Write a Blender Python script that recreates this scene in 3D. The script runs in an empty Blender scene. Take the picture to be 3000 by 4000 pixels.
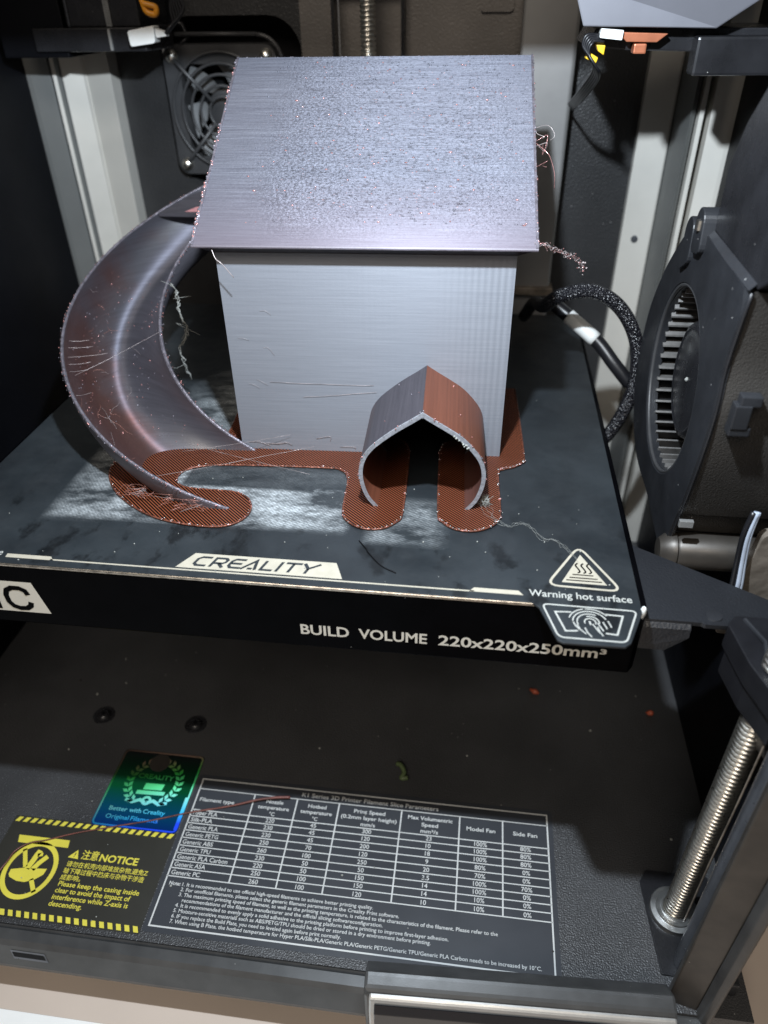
import bpy, bmesh, math, random
from mathutils import Vector, Matrix
random.seed(7)
R = math.radians
S = bpy.context.scene
C = S.collection
S.unit_settings.system = 'METRIC'; S.unit_settings.scale_length = 0.001     # one unit is one millimetre

# ------------------------------------------------------------------ camera, world, lamps, exposure
cam = bpy.data.cameras.new('camera'); co = bpy.data.objects.new('camera', cam); C.objects.link(co)
co.location = (64.746, -166.066, 149.249); co.rotation_euler = (R(54.5398), R(0.7838), R(7.3096))
cam.sensor_fit = 'HORIZONTAL'; cam.sensor_width = 36; cam.lens = 34.5; cam.clip_start = 5; cam.clip_end = 6000
cam.dof.use_dof = True; cam.dof.focus_distance = 262; cam.dof.aperture_fstop = 0.0125
S.camera = co
w = bpy.data.worlds.new('World'); S.world = w; w.use_nodes = True
w.node_tree.nodes['Background'].inputs[0].default_value = (1.0, 0.93, 0.86, 1)
w.node_tree.nodes['Background'].inputs[1].default_value = 0.09
def lamp(name, loc, target, size, sizey, power, col, spread=180):
    l = bpy.data.lights.new(name, 'AREA'); l.shape = 'RECTANGLE'; l.size = size; l.size_y = sizey
    l.energy = power; l.color = col; l.spread = R(spread)
    o = bpy.data.objects.new(name, l); C.objects.link(o); o.location = loc
    o.rotation_euler = (Vector(target) - Vector(loc)).to_track_quat('-Z', 'Y').to_euler()
    return o
pl_ = bpy.data.lights.new('printer_lamp', 'POINT'); pl_.energy = 4.7e6; pl_.color = (0.80, 0.90, 1.0); pl_.shadow_soft_size = 4.0
po_ = bpy.data.objects.new('printer_lamp', pl_); C.objects.link(po_); po_.location = (44, -36, 212)
lamp('room_lamp', (-150, -1250, 1250), (60, 0, -20), 900, 600, 1.15e7, (1.0, 0.90, 0.78))
S.view_settings.view_transform = 'Standard'; S.view_settings.look = 'None'; S.view_settings.exposure = 0.12

# ------------------------------------------------------------------ materials
def nt(name):
    m = bpy.data.materials.new(name); m.use_nodes = True
    return m, m.node_tree, m.node_tree.nodes['Principled BSDF']
def N(t, typ, **kw):
    n = t.nodes.new(typ)
    for k, v in kw.items():
        if k.startswith('i_'): n.inputs[k[2:]].default_value = v
        else: setattr(n, k, v)
    return n
def L(t, a, b): t.links.new(a, b)
def col4(c): return (c[0], c[1], c[2], 1)
def texco(t, scale=(1,1,1), rot=(0,0,0), src='Object'):
    tc = N(t, 'ShaderNodeTexCoord'); mp = N(t, 'ShaderNodeMapping'); mp.inputs['Scale'].default_value = scale
    mp.inputs['Rotation'].default_value = rot
    L(t, tc.outputs[src], mp.inputs[0]); return mp.outputs[0]
def ramp(t, fac, stops, interp='LINEAR'):
    r = N(t, 'ShaderNodeValToRGB'); r.color_ramp.interpolation = interp
    e = r.color_ramp.elements
    while len(e) < len(stops): e.new(0.5)
    for k, (p, c) in enumerate(stops):
        e[k].position = p; e[k].color = col4(c) if not isinstance(c, (int, float)) else (c, c, c, 1)
    L(t, fac, r.inputs[0]); return r.outputs[0]
def noise(t, vec, scale, detail=3, rough=0.55):
    n = N(t, 'ShaderNodeTexNoise'); n.inputs['Scale'].default_value = scale; n.inputs['Detail'].default_value = detail
    n.inputs['Roughness'].default_value = rough; L(t, vec, n.inputs['Vector']); return n.outputs[0]
def math_(t, op, a, b=None, clamp=False):
    n = N(t, 'ShaderNodeMath', operation=op, use_clamp=clamp)
    for k, v in enumerate((a, b)):
        if v is None: continue
        if isinstance(v, (int, float)): n.inputs[k].default_value = v
        else: L(t, v, n.inputs[k])
    return n.outputs[0]
def mix(t, fac, a, b, blend='MIX'):
    n = N(t, 'ShaderNodeMix', data_type='RGBA', blend_type=blend)
    for k, v in ((0, fac), (6, a), (7, b)):
        if isinstance(v, (int, float)): n.inputs[k].default_value = v
        elif isinstance(v, tuple): n.inputs[k].default_value = col4(v)
        else: L(t, v, n.inputs[k])
    return n.outputs[2]
def bump(t, h, strength, dist, nrm=None):
    b = N(t, 'ShaderNodeBump'); b.inputs['Strength'].default_value = strength; b.inputs['Distance'].default_value = dist
    L(t, h, b.inputs['Height'])
    if nrm is not None: L(t, nrm, b.inputs['Normal'])
    return b.outputs[0]

def plain(name, c, rough=0.5, metal=0.0, spec=0.5, var=0.25, vscale=0.08, bs=0.0, bd=0.1, bscale=1.5, dust=0.0, rvar=0.1, coat=0.0):
    """colour with mild unevenness, fine relief and scattered dust specks"""
    m, t, p = nt(name)
    v = texco(t)
    n1 = noise(t, v, vscale, 4)
    base = mix(t, ramp(t, n1, [(0.3, 0.0), (0.7, 1.0)]), tuple(x*(1-var) for x in c), tuple(min(1, x*(1+var)) for x in c))
    if dust:
        vo = N(t, 'ShaderNodeTexVoronoi'); vo.inputs['Scale'].default_value = 0.16; L(t, v, vo.inputs['Vector'])
        d = math_(t, 'LESS_THAN', vo.outputs['Distance'], 0.045*dust)
        base = mix(t, d, base, (0.45, 0.44, 0.42))
    L(t, base, p.inputs['Base Color'])
    p.inputs['Metallic'].default_value = metal; p.inputs['Specular IOR Level'].default_value = spec
    p.inputs['Coat Weight'].default_value = coat
    rn = noise(t, v, vscale*2.3, 3)
    L(t, math_(t, 'ADD', math_(t, 'MULTIPLY', math_(t, 'SUBTRACT', rn, 0.5), rvar*2), rough, True), p.inputs['Roughness'])
    if bs: L(t, bump(t, noise(t, v, bscale, 2), bs, bd), p.inputs['Normal'])
    return m

def filament(name, light, dark, copper=(0.135, 0.046, 0.030), mode='grey', rough=0.34, metal=0.55, aniso=0.75, pimples=0.0):
    """printed silk filament: horizontal layers, two colours that change with the side one looks at"""
    m, t, p = nt(name)
    tc = N(t, 'ShaderNodeTexCoord')
    sep = N(t, 'ShaderNodeSeparateXYZ'); L(t, tc.outputs['Object'], sep.inputs[0])
    def scaled(s):
        mp = N(t, 'ShaderNodeMapping'); mp.inputs['Scale'].default_value = s; L(t, tc.outputs['Object'], mp.inputs[0]); return mp.outputs[0]
    band = noise(t, scaled((0.03, 0.03, 1.6)), 1.0, 5, 0.75)
    fine = noise(t, scaled((0.05, 0.05, 7.0)), 1.0, 2, 0.5)
    blot = noise(t, scaled((0.05, 0.05, 0.05)), 1.0, 3)
    base = mix(t, ramp(t, band, [(0.3, 0.0), (0.7, 1.0)]), dark, light)
    geo = N(t, 'ShaderNodeNewGeometry')
    ns = N(t, 'ShaderNodeSeparateXYZ')
    if mode == 'sides':        # copper towards +x, dark grey towards -x
        vt = N(t, 'ShaderNodeVectorTransform', vector_type='NORMAL', convert_from='WORLD', convert_to='OBJECT')
        L(t, geo.outputs['Normal'], vt.inputs[0]); L(t, vt.outputs[0], ns.inputs[0])
        f = ramp(t, math_(t, 'ADD', math_(t, 'MULTIPLY', ns.outputs[0], 0.5), 0.5), [(0.40, 0.0), (0.62, 1.0)])
        low = ramp(t, math_(t, 'DIVIDE', sep.outputs[2], 40.0), [(0.25, 0.75), (0.6, 0.0)])
        f = math_(t, 'MAXIMUM', f, math_(t, 'MULTIPLY', low, 0.8))
        stripe = noise(t, scaled((0.4, 0.004, 0.4)), 3.0, 4, 0.7)
        cop = mix(t, stripe, tuple(x*0.55 for x in copper), tuple(x*1.5 for x in copper))
        base = mix(t, f, base, cop)
    if mode == 'slide':        # grey at the top, copper towards the bottom and the outer wall
        a = math_(t, 'SUBTRACT', 1.0, math_(t, 'DIVIDE', sep.outputs[2], 62.0))
        n2 = math_(t, 'MULTIPLY', math_(t, 'SUBTRACT', blot, 0.5), 0.55)
        rad = math_(t, 'POWER', math_(t, 'ADD', math_(t, 'POWER', math_(t, 'SUBTRACT', sep.outputs[0], 5.1), 2.0),
                                math_(t, 'POWER', math_(t, 'SUBTRACT', sep.outputs[1], 46.8), 2.0)), 0.5)
        outw = math_(t, 'DIVIDE', math_(t, 'SUBTRACT', rad, 66.0), 22.0)
        f = math_(t, 'ADD', math_(t, 'ADD', math_(t, 'MULTIPLY', a, 1.0), math_(t, 'MULTIPLY', outw, 0.75)), n2)
        f = ramp(t, f, [(0.66, 0.0), (1.3, 1.0)])
        streak = noise(t, scaled((0.6, 0.6, 0.12)), 1.6, 4, 0.7)
        base = mix(t, math_(t, 'MULTIPLY', f, 0.9), base, mix(t, streak, tuple(x*0.5 for x in copper), tuple(x*1.3 for x in copper)))
    hgt = math_(t, 'ADD', math_(t, 'MULTIPLY', band, 0.5), math_(t, 'MULTIPLY', fine, 0.5))
    nrm = bump(t, hgt, 0.35, 0.12)
    if pimples: p.inputs['Coat Weight'].default_value = 0.35; p.inputs['Coat Roughness'].default_value = 0.5; p.inputs['Coat IOR'].default_value = 1.8
    if mode == 'slide': p.inputs['Coat Weight'].default_value = 1.0; p.inputs['Coat Roughness'].default_value = 0.36; p.inputs['Coat IOR'].default_value = 1.9
    if mode == 'wall':         # vertical ringing, strongest by the right corner
        wx = N(t, 'ShaderNodeTexWave', wave_type='BANDS', bands_direction='X'); wx.inputs['Scale'].default_value = 0.14
        wx.inputs['Distortion'].default_value = 0.3; L(t, tc.outputs['Object'], wx.inputs[0])
        gain = ramp(t, math_(t, 'DIVIDE', sep.outputs[0], 101.0), [(0.05, 0.03), (0.7, 0.07), (0.86, 0.5), (0.98, 0.7)])
        rip = math_(t, 'MULTIPLY', wx.outputs[1], gain)
        wy = noise(t, scaled((0.9, 0.02, 0.012)), 1.0, 2)
        nrm = bump(t, math_(t, 'ADD', rip, math_(t, 'MULTIPLY', wy, 0.3)), 0.3, 0.18, nrm)
        weave = noise(t, scaled((0.8, 0.8, 2.2)), 1.0, 3, 0.7)
        nrm = bump(t, weave, 0.25, 0.10, nrm)
    if pimples:                # rough over-extruded blobs of the sloping layers
        vo = N(t, 'ShaderNodeTexVoronoi', feature='SMOOTH_F1'); vo.inputs['Scale'].default_value = 1.0
        vo.inputs['Randomness'].default_value = 0.9
        L(t, scaled((0.75, 1.9, 2.1)), vo.inputs['Vector'])
        un = math_(t, 'DIVIDE', sep.outputs[0], 101.0)
        mask = ramp(t, math_(t, 'ADD', un, math_(t, 'MULTIPLY', math_(t, 'SUBTRACT', blot, 0.5), 0.12)),
                    [(0.0, 0.12), (0.10, 0.2), (0.24, 1.0), (0.84, 1.0), (0.99, 0.35)])
        vv = ramp(t, math_(t, 'DIVIDE', math_(t, 'ADD', sep.outputs[1], 6.0), 86.0), [(0.02, 0.05), (0.09, 0.35), (0.2, 1.0), (0.7, 0.85), (1.0, 0.5)])
        mask = math_(t, 'MULTIPLY', mask, vv)
        h = math_(t, 'MULTIPLY', math_(t, 'SUBTRACT', 1.0, vo.outputs['Distance']), mask)
        h = math_(t, 'ADD', h, math_(t, 'MULTIPLY', noise(t, scaled((1.6, 2.0, 2.4)), 1.0, 2), math_(t, 'MULTIPLY', mask, 0.8)))
        nrm = bump(t, h, 0.9, pimples, nrm)
        lines = noise(t, scaled((0.15, 2.2, 0.0)), 1.0, 2)
        nrm = bump(t, lines, 0.9, 0.18, nrm)
        base = mix(t, ramp(t, noise(t, scaled((0.05, 2.6, 0.0)), 1.0, 2), [(0.3, 0.0), (0.7, 0.6)]), base, (0.07, 0.07, 0.09))
        sp = noise(t, scaled((0.9, 1.4, 1.4)), 1.0, 2)
        pit = ramp(t, vo.outputs['Distance'], [(0.40, 0.0), (0.72, 0.7)])
        base = mix(t, math_(t, 'MULTIPLY', pit, mask), base, (0.035, 0.033, 0.042))
        base = mix(t, math_(t, 'MULTIPLY', ramp(t, sp, [(0.64, 0.0), (0.72, 0.8)]), mask), base, (0.03, 0.027, 0.03))
        sp2 = noise(t, scaled((0.5, 0.9, 0.9)), 1.7, 2)
        base = mix(t, math_(t, 'MULTIPLY', ramp(t, sp2, [(0.70, 0.0), (0.74, 0.7)]), mask), base, (0.5, 0.25, 0.22))
        pink = ramp(t, math_(t, 'DIVIDE', math_(t, 'ADD', sep.outputs[1], 6.0), 86.0), [(0.0, 0.55), (0.10, 0.35), (0.35, 0.0)])
        base = mix(t, pink, base, (0.17, 0.13, 0.155))
    L(t, base, p.inputs['Base Color'])
    p.inputs['Metallic'].default_value = metal; p.inputs['Roughness'].default_value = rough
    p.inputs['Anisotropic'].default_value = aniso
    L(t, nrm, p.inputs['Normal'])
    hz = N(t, 'ShaderNodeVectorMath', operation='CROSS_PRODUCT'); hz.inputs[0].default_value = (0, 0, 1)
    L(t, geo.outputs['Normal'], hz.inputs[1])
    tv = N(t, 'ShaderNodeVectorMath', operation='CROSS_PRODUCT'); L(t, geo.outputs['Normal'], tv.inputs[0]); L(t, hz.outputs[0], tv.inputs[1])
    nz = N(t, 'ShaderNodeVectorMath', operation='NORMALIZE'); L(t, tv.outputs[0], nz.inputs[0])
    L(t, nz.outputs[0], p.inputs['Tangent'])
    return m

def brim_material():
    m, t, p = nt('brim_copper')
    v = texco(t, rot=(0, 0, R(-45)))
    wv = N(t, 'ShaderNodeTexWave', wave_type='BANDS', bands_direction='X', wave_profile='SIN')
    wv.inputs['Scale'].default_value = 0.335; wv.inputs['Distortion'].default_value = 0.15; wv.inputs['Detail Scale'].default_value = 0.3
    L(t, v, wv.inputs[0])
    n1 = noise(t, texco(t), 0.05, 3)
    line = mix(t, n1, (0.27, 0.066, 0.026), (0.43, 0.125, 0.058))
    L(t, mix(t, ramp(t, wv.outputs[1], [(0.5, 0.0), (0.9, 1.0)]), (0.004, 0.004, 0.003), line), p.inputs['Base Color'])
    L(t, bump(t, wv.outputs[1], 0.7, 0.35), p.inputs['Normal'])
    p.inputs['Roughness'].default_value = 0.38; p.inputs['Metallic'].default_value = 0.35
    return m

def plate_material():
    """dark spring steel sheet with worn glue, smudges and finger marks"""
    m, t, p = nt('plate_coating')
    v = texco(t); sep = N(t, 'ShaderNodeSeparateXYZ'); L(t, v, sep.inputs[0])
    n1 = noise(t, v, 0.02, 5, 0.6); n2 = noise(t, v, 0.09, 5, 0.65)
    wv = N(t, 'ShaderNodeMapping'); wv.inputs['Scale'].default_value = (1, 1, 1); wv.inputs['Rotation'].default_value = (0, 0, R(35)); L(t, v, wv.inputs[0])
    base = mix(t, ramp(t, n1, [(0.35, 0.0), (0.65, 1.0)]), (0.011, 0.0135, 0.016), (0.023, 0.028, 0.032))
    n3 = noise(t, texco(t, (0.07, 0.045, 0.07), rot=(0, 0, R(20))), 1.0, 6, 0.62); fm = ramp(t, n3, [(0.54, 0.0), (0.62, 1.0)])                      # dark finger marks along the front
    front = ramp(t, math_(t, 'DIVIDE', sep.outputs[1], 60.0), [(0.1, 1.0), (0.5, 0.9), (0.85, 0.15)])
    base = mix(t, math_(t, 'MULTIPLY', fm, math_(t, 'MULTIPLY', front, 0.9)), base, (0.003, 0.004, 0.005))
    L(t, base, p.inputs['Base Color'])
    L(t, ramp(t, n2, [(0.35, 0.36), (0.7, 0.58)]), p.inputs['Roughness'])
    p.inputs['Specular IOR Level'].default_value = 0.5
    fine = noise(t, v, 2.5, 2); L(t, bump(t, fine, 0.12, 0.05), p.inputs['Normal'])
    return m
def glue_material():
    """white dried glue stick residue, hatched like the lines that were printed over it, worn through in patches"""
    m, t, p = nt('dried_glue')
    tr = N(t, 'ShaderNodeBsdfTransparent'); mx = N(t, 'ShaderNodeMixShader')
    v = texco(t); out = t.nodes['Material Output']
    a = N(t, 'ShaderNodeTexWave', bands_direction='X'); a.inputs['Scale'].default_value = 0.33; a.inputs['Distortion'].default_value = 1.2
    L(t, texco(t, rot=(0, 0, R(58))), a.inputs[0])
    b = N(t, 'ShaderNodeTexWave', bands_direction='X'); b.inputs['Scale'].default_value = 0.30; b.inputs['Distortion'].default_value = 0.8
    L(t, texco(t, rot=(0, 0, R(-38))), b.inputs[0])
    hatch = math_(t, 'MULTIPLY', ramp(t, a.outputs[1], [(0.15, 0.45), (0.6, 1.0)]), ramp(t, b.outputs[1], [(0.1, 0.75), (0.5, 1.0)]))
    big = ramp(t, noise(t, texco(t, (1.0, 2.2, 1), rot=(0, 0, R(-25))), 0.04, 6, 0.68), [(0.40, 0.04), (0.60, 1.0)])
    sm = ramp(t, noise(t, v, 0.5, 3, 0.7), [(0.3, 0.45), (0.6, 1.0)])
    at = N(t, 'ShaderNodeAttribute'); at.attribute_name = 'glue'
    al = math_(t, 'MULTIPLY', math_(t, 'MULTIPLY', math_(t, 'MULTIPLY', hatch, big), sm), at.outputs['Fac'])
    L(t, math_(t, 'MULTIPLY', al, 0.85), mx.inputs[0]); L(t, tr.outputs[0], mx.inputs[1]); L(t, p.outputs[0], mx.inputs[2])
    L(t, mx.outputs[0], out.inputs[0])
    p.inputs['Base Color'].default_value = (0.62, 0.66, 0.68, 1); p.inputs['Roughness'].default_value = 0.5
    L(t, bump(t, hatch, 0.4, 0.1), p.inputs['Normal'])
    return m
def powder(name, c, sparkle=0.35, scale=1.1, rough=0.42):
    """textured powder coat"""
    m, t, p = nt(name); v = texco(t)
    n1 = noise(t, v, 0.015, 4); n2 = noise(t, v, scale, 2, 0.4)
    base = mix(t, ramp(t, n1, [(0.35, 0.0), (0.65, 1.0)]), tuple(x*0.75 for x in c), tuple(x*1.25 for x in c))
    vo = N(t, 'ShaderNodeTexVoronoi'); vo.inputs['Scale'].default_value = 0.09; L(t, v, vo.inputs['Vector'])
    base = mix(t, math_(t, 'LESS_THAN', vo.outputs['Distance'], 0.022), base, (0.30, 0.29, 0.28))
    L(t, base, p.inputs['Base Color']); p.inputs['Roughness'].default_value = rough
    L(t, bump(t, n2, sparkle, 0.35), p.inputs['Normal'])
    return m
def holo_foil():
    m, t, p = nt('hologram_foil'); v = texco(t); sep = N(t, 'ShaderNodeSeparateXYZ'); L(t, v, sep.inputs[0])
    g = math_(t, 'ADD', math_(t, 'DIVIDE', math_(t, 'ADD', sep.outputs[1], 5.0), 38.0), math_(t, 'MULTIPLY', math_(t, 'ADD', sep.outputs[0], 68.0), -0.006))
    c = ramp(t, g, [(0.0, (0.02, 0.08, 0.95)), (0.14, (0.05, 0.6, 1.0)), (0.32, (0.3, 1.0, 0.95)), (0.5, (0.15, 1.0, 0.4)), (0.68, (0.03, 0.35, 0.05)), (0.9, (0.25, 0.16, 0.12))])  # diffraction glow painted as a colour gradient
    gx = ramp(t, math_(t, 'DIVIDE', math_(t, 'ADD', sep.outputs[0], 87.0), 39.0), [(0.0, 0.25), (0.45, 0.7), (0.8, 1.0)])  # painted highlight, brighter towards the right
    L(t, mix(t, 1.0, c, gx, 'MULTIPLY'), p.inputs['Base Color']); p.inputs['Metallic'].default_value = 0.1; p.inputs['Roughness'].default_value = 0.35
    return m
def holo_dark():
    m, t, p = nt('hologram_ground'); v = texco(t); sep = N(t, 'ShaderNodeSeparateXYZ'); L(t, v, sep.inputs[0])
    g = math_(t, 'DIVIDE', math_(t, 'ADD', sep.outputs[1], 5.0), 38.0)
    c = ramp(t, g, [(0.0, (0.002, 0.02, 0.12)), (0.22, (0.002, 0.05, 0.10)), (0.5, (0.002, 0.06, 0.02)), (0.8, (0.004, 0.02, 0.01)), (1.0, (0.01, 0.01, 0.012))])  # ground carries the same painted glow, dimmer
    L(t, c, p.inputs['Base Color']); p.inputs['Metallic'].default_value = 0.0; p.inputs['Roughness'].default_value = 0.15
    return m

M = {}
M['wall'] = filament('printed_wall', (0.245, 0.26, 0.295), (0.19, 0.203, 0.233), mode='wall', rough=0.5, metal=0.4, aniso=0.7)
M['roof'] = filament('printed_roof', (0.235, 0.245, 0.295), (0.15, 0.155, 0.195), mode='grey', rough=0.70, metal=0.58, aniso=0.85, pimples=0.42)
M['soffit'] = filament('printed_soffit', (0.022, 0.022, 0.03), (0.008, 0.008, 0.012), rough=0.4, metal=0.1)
M['porch'] = filament('printed_porch', (0.10, 0.09, 0.105), (0.055, 0.05, 0.06), copper=(0.20, 0.068, 0.038), mode='sides', rough=0.42, metal=0.4, aniso=0.4)
M['slide'] = filament('printed_slide', (0.15, 0.15, 0.185), (0.085, 0.083, 0.106), copper=(0.15, 0.05, 0.035), mode='slide', rough=0.52, metal=0.75, aniso=0.9)
M['slide_outside'] = filament('printed_slide_outside', (0.17, 0.165, 0.19), (0.11, 0.105, 0.125), rough=0.45, metal=0.4, aniso=0.5)
M['rim'] = plain('printed_rim', (0.17, 0.155, 0.18), 0.35, 0.4, bs=0.8, bd=0.5, bscale=1.2, var=0.4, vscale=0.5)
M['cut'] = plain('printed_cut_edge', (0.27, 0.28, 0.31), 0.5, 0.2, bs=0.5, bd=0.25, bscale=1.5, var=0.25, vscale=0.8)
M['brim'] = brim_material()
M['brim_edge'] = plain('brim_edge', (0.17, 0.06, 0.038), 0.3, 0.4, bs=0.9, bd=0.5, bscale=0.9, var=0.7, vscale=0.8)
M['blob'] = plain('filament_blob', (0.42, 0.21, 0.20), 0.2, 0.5, var=0.6, vscale=0.4)
M['pink'] = plain('pink_highlight', (0.55, 0.26, 0.27), 0.35, 0.3)  # painted highlight for the canopy slope
M['string'] = plain('filament_string', (0.34, 0.29, 0.285), 0.3, 0.2, var=0.5, vscale=0.2)
M['string_pink'] = plain('filament_string_pink', (0.42, 0.20, 0.16), 0.3, 0.3, var=0.5, vscale=0.3)
M['wisp'] = plain('pale_wisp', (0.30, 0.305, 0.285), 0.5, 0, var=0.3, vscale=0.3)
M['plate'] = plate_material(); M['glue'] = glue_material()
M['gold'] = plain('plate_print', (0.44, 0.40, 0.32), 0.45, 0.1, var=0.08, vscale=0.2)
M['plate_ink'] = plain('plate_ink', (0.022, 0.026, 0.030), 0.45, 0)
M['pale'] = plain('plate_print_pale', (0.40, 0.40, 0.37), 0.5, 0.0, var=0.08, vscale=0.2)
M['steel_edge'] = plain('steel_edge', (0.42, 0.38, 0.33), 0.25, 0.9, var=0.5, vscale=0.3)
M['bed'] = plain('bed_glossy_black', (0.0015, 0.0015, 0.002), 0.22, 0.0, 0.015, dust=0.35, rvar=0.04)
M['white_print'] = plain('bed_print', (0.62, 0.59, 0.52), 0.5, var=0.05)
M['arm'] = powder('arm_powder_coat', (0.016, 0.017, 0.020), 0.5, 1.3, 0.40)
M['floor'] = powder('floor_powder_coat', (0.047, 0.047, 0.049), 1.0, 1.7, 0.36)
M['panel'] = powder('panel_powder_coat_lit', (0.17, 0.155, 0.142), 0.8, 0.9, 0.4)  # middle of the back panel, its better light put into a brighter colour
M['panel_shaded'] = powder('panel_powder_coat_shaded', (0.030, 0.030, 0.031), 0.8, 0.9, 0.38)  # same coat left and right, shade put into a darker colour
M['side'] = plain('side_panel_black', (0.0035, 0.0038, 0.0055), 0.5, 0, 0.15, var=0.3, vscale=0.02, bs=0.1)
M['black'] = plain('black_plastic', (0.019, 0.020, 0.023), 0.42, 0, 0.45, bs=0.25, bd=0.15, bscale=1.8, dust=0.8)
M['black_smooth'] = plain('black_plastic_smooth', (0.016, 0.016, 0.018), 0.28, 0, 0.5, bs=0.05, dust=0.6)
M['dark'] = plain('deep_black', (0.003, 0.003, 0.004), 0.6, 0, 0.2)
M['fan'] = plain('fan_plastic', (0.048, 0.048, 0.05), 0.4, 0, 0.5, var=0.15)
M['fanblade'] = plain('fan_blade_plastic', (0.30, 0.305, 0.31), 0.35, 0, 0.5, var=0.15)
M['vane'] = plain('blower_vane_plastic', (0.15, 0.145, 0.14), 0.35, 0, 0.5, var=0.3, vscale=0.2)
M['alu'] = plain('anodised_aluminium', (0.64, 0.615, 0.56), 0.5, 0.15, 0.4, var=0.07, vscale=0.03, bs=0.08, bscale=0.8)
M['alu_shaded'] = plain('aluminium_shaded', (0.19, 0.195, 0.19), 0.5, 0.2, 0.4, var=0.07, vscale=0.03, bs=0.08, bscale=0.8)  # rail aluminium again, shade of its dimmer faces put into the colour
M['duct'] = plain('grey_duct', (0.26, 0.255, 0.25), 0.5, 0.1, 0.4, var=0.12, vscale=0.03, bs=0.05)
M['gantry'] = plain('grey_gantry_cover', (0.17, 0.17, 0.19), 0.45, 0.2, 0.4, var=0.1, vscale=0.03, bs=0.1)
M['steel'] = plain('polished_steel', (0.86, 0.82, 0.74), 0.3, 1.0, var=0.15, vscale=0.3)
M['steel_dull'] = plain('turned_steel', (0.50, 0.50, 0.49), 0.33, 1.0, var=0.15, vscale=0.2)
M['casing'] = powder('blower_casing', (0.033, 0.030, 0.027), 0.7, 1.8, 0.42)
M['corner'] = plain('corner_plate_black', (0.010, 0.010, 0.012), 0.4, 0, 0.4, bs=0.3, bd=0.2, bscale=1.2)
M['rod'] = plain('dark_rod', (0.13, 0.135, 0.15), 0.3, 0.6, var=0.2)
M['motor'] = plain('motor_can', (0.06, 0.053, 0.046), 0.42, 0.5, var=0.2, bs=0.1)
M['frame'] = plain('frame_dark_plastic', (0.048, 0.048, 0.048), 0.38, 0, 0.5, bs=0.12, bd=0.1, bscale=2.5, dust=0.4)
M['post'] = plain('door_post_plastic', (0.038, 0.033, 0.028), 0.35, 0, 0.5, bs=0.1, bd=0.1, dust=0.6, var=0.4)
M['bezel'] = plain('silver_bezel', (0.50, 0.50, 0.49), 0.36, 0.7, var=0.1, bs=0.1)
M['screen'] = plain('screen_glass', (0.003, 0.004, 0.008), 0.06, 0, 0.6, var=0.1)
M['sticker'] = plain('sticker_dark_film', (0.038, 0.041, 0.048), 0.40, 0, 0.4, var=0.12, vscale=0.03)
M['notice'] = plain('notice_dark_film', (0.030, 0.029, 0.024), 0.42, 0, 0.4, var=0.12, vscale=0.03)
M['ink'] = plain('white_ink', (0.58, 0.59, 0.58), 0.5, 0, 0.4, var=0.08)
M['yellow'] = plain('yellow_ink', (0.66, 0.58, 0.07), 0.5, 0, 0.4, var=0.08)
M['holo'] = holo_foil(); M['holod'] = holo_dark()
M['table'] = plain('beige_table', (0.56, 0.47, 0.40), 0.55, 0, 0.3, var=0.05, vscale=0.02)
M['paper'] = plain('white_paper', (0.86, 0.86, 0.84), 0.7, 0, 0.3, var=0.02)
M['cable'] = plain('cable_sheath', (0.010, 0.010, 0.012), 0.35, 0, 0.5)
M['whiteplug'] = plain('white_plug', (0.75, 0.76, 0.74), 0.4, 0, 0.5, var=0.1)
M['orange'] = plain('orange_plug', (0.70, 0.28, 0.015), 0.4)
M['yellowplug'] = plain('yellow_plug', (0.72, 0.45, 0.02), 0.4)
M['copperpart'] = plain('copper_tab', (0.42, 0.14, 0.07), 0.4, 0.4)
M['tape'] = plain('silver_tape', (0.30, 0.25, 0.20), 0.4, 0.5, var=0.5, vscale=0.15)
M['bluewire'] = plain('pale_blue_wire', (0.42, 0.47, 0.56), 0.35)
M['green'] = plain('green_scrap', (0.09, 0.125, 0.05), 0.5)
M['redchip'] = plain('red_chip', (0.45, 0.10, 0.05), 0.4)
M['redthread'] = plain('red_thread', (0.15, 0.05, 0.04), 0.4, 0.1, var=0.4, vscale=0.2)
M['bag'] = plain('smoky_film', (0.20, 0.17, 0.14), 0.25, 0.2, bs=0.4, bd=1.5, bscale=0.15)
def sleeve_material():
    m, t, p = nt('braided_sleeve')
    vo = N(t, 'ShaderNodeTexVoronoi'); vo.inputs['Scale'].default_value = 1.15; L(t, texco(t), vo.inputs['Vector'])
    L(t, ramp(t, vo.outputs['Distance'], [(0.1, (0.075, 0.075, 0.082)), (0.4, (0.012, 0.012, 0.015))]), p.inputs['Base Color'])
    L(t, bump(t, vo.outputs['Distance'], 1.0, 0.8), p.inputs['Normal']); p.inputs['Roughness'].default_value = 0.25
    return m
M['sleeve'] = sleeve_material()

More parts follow.
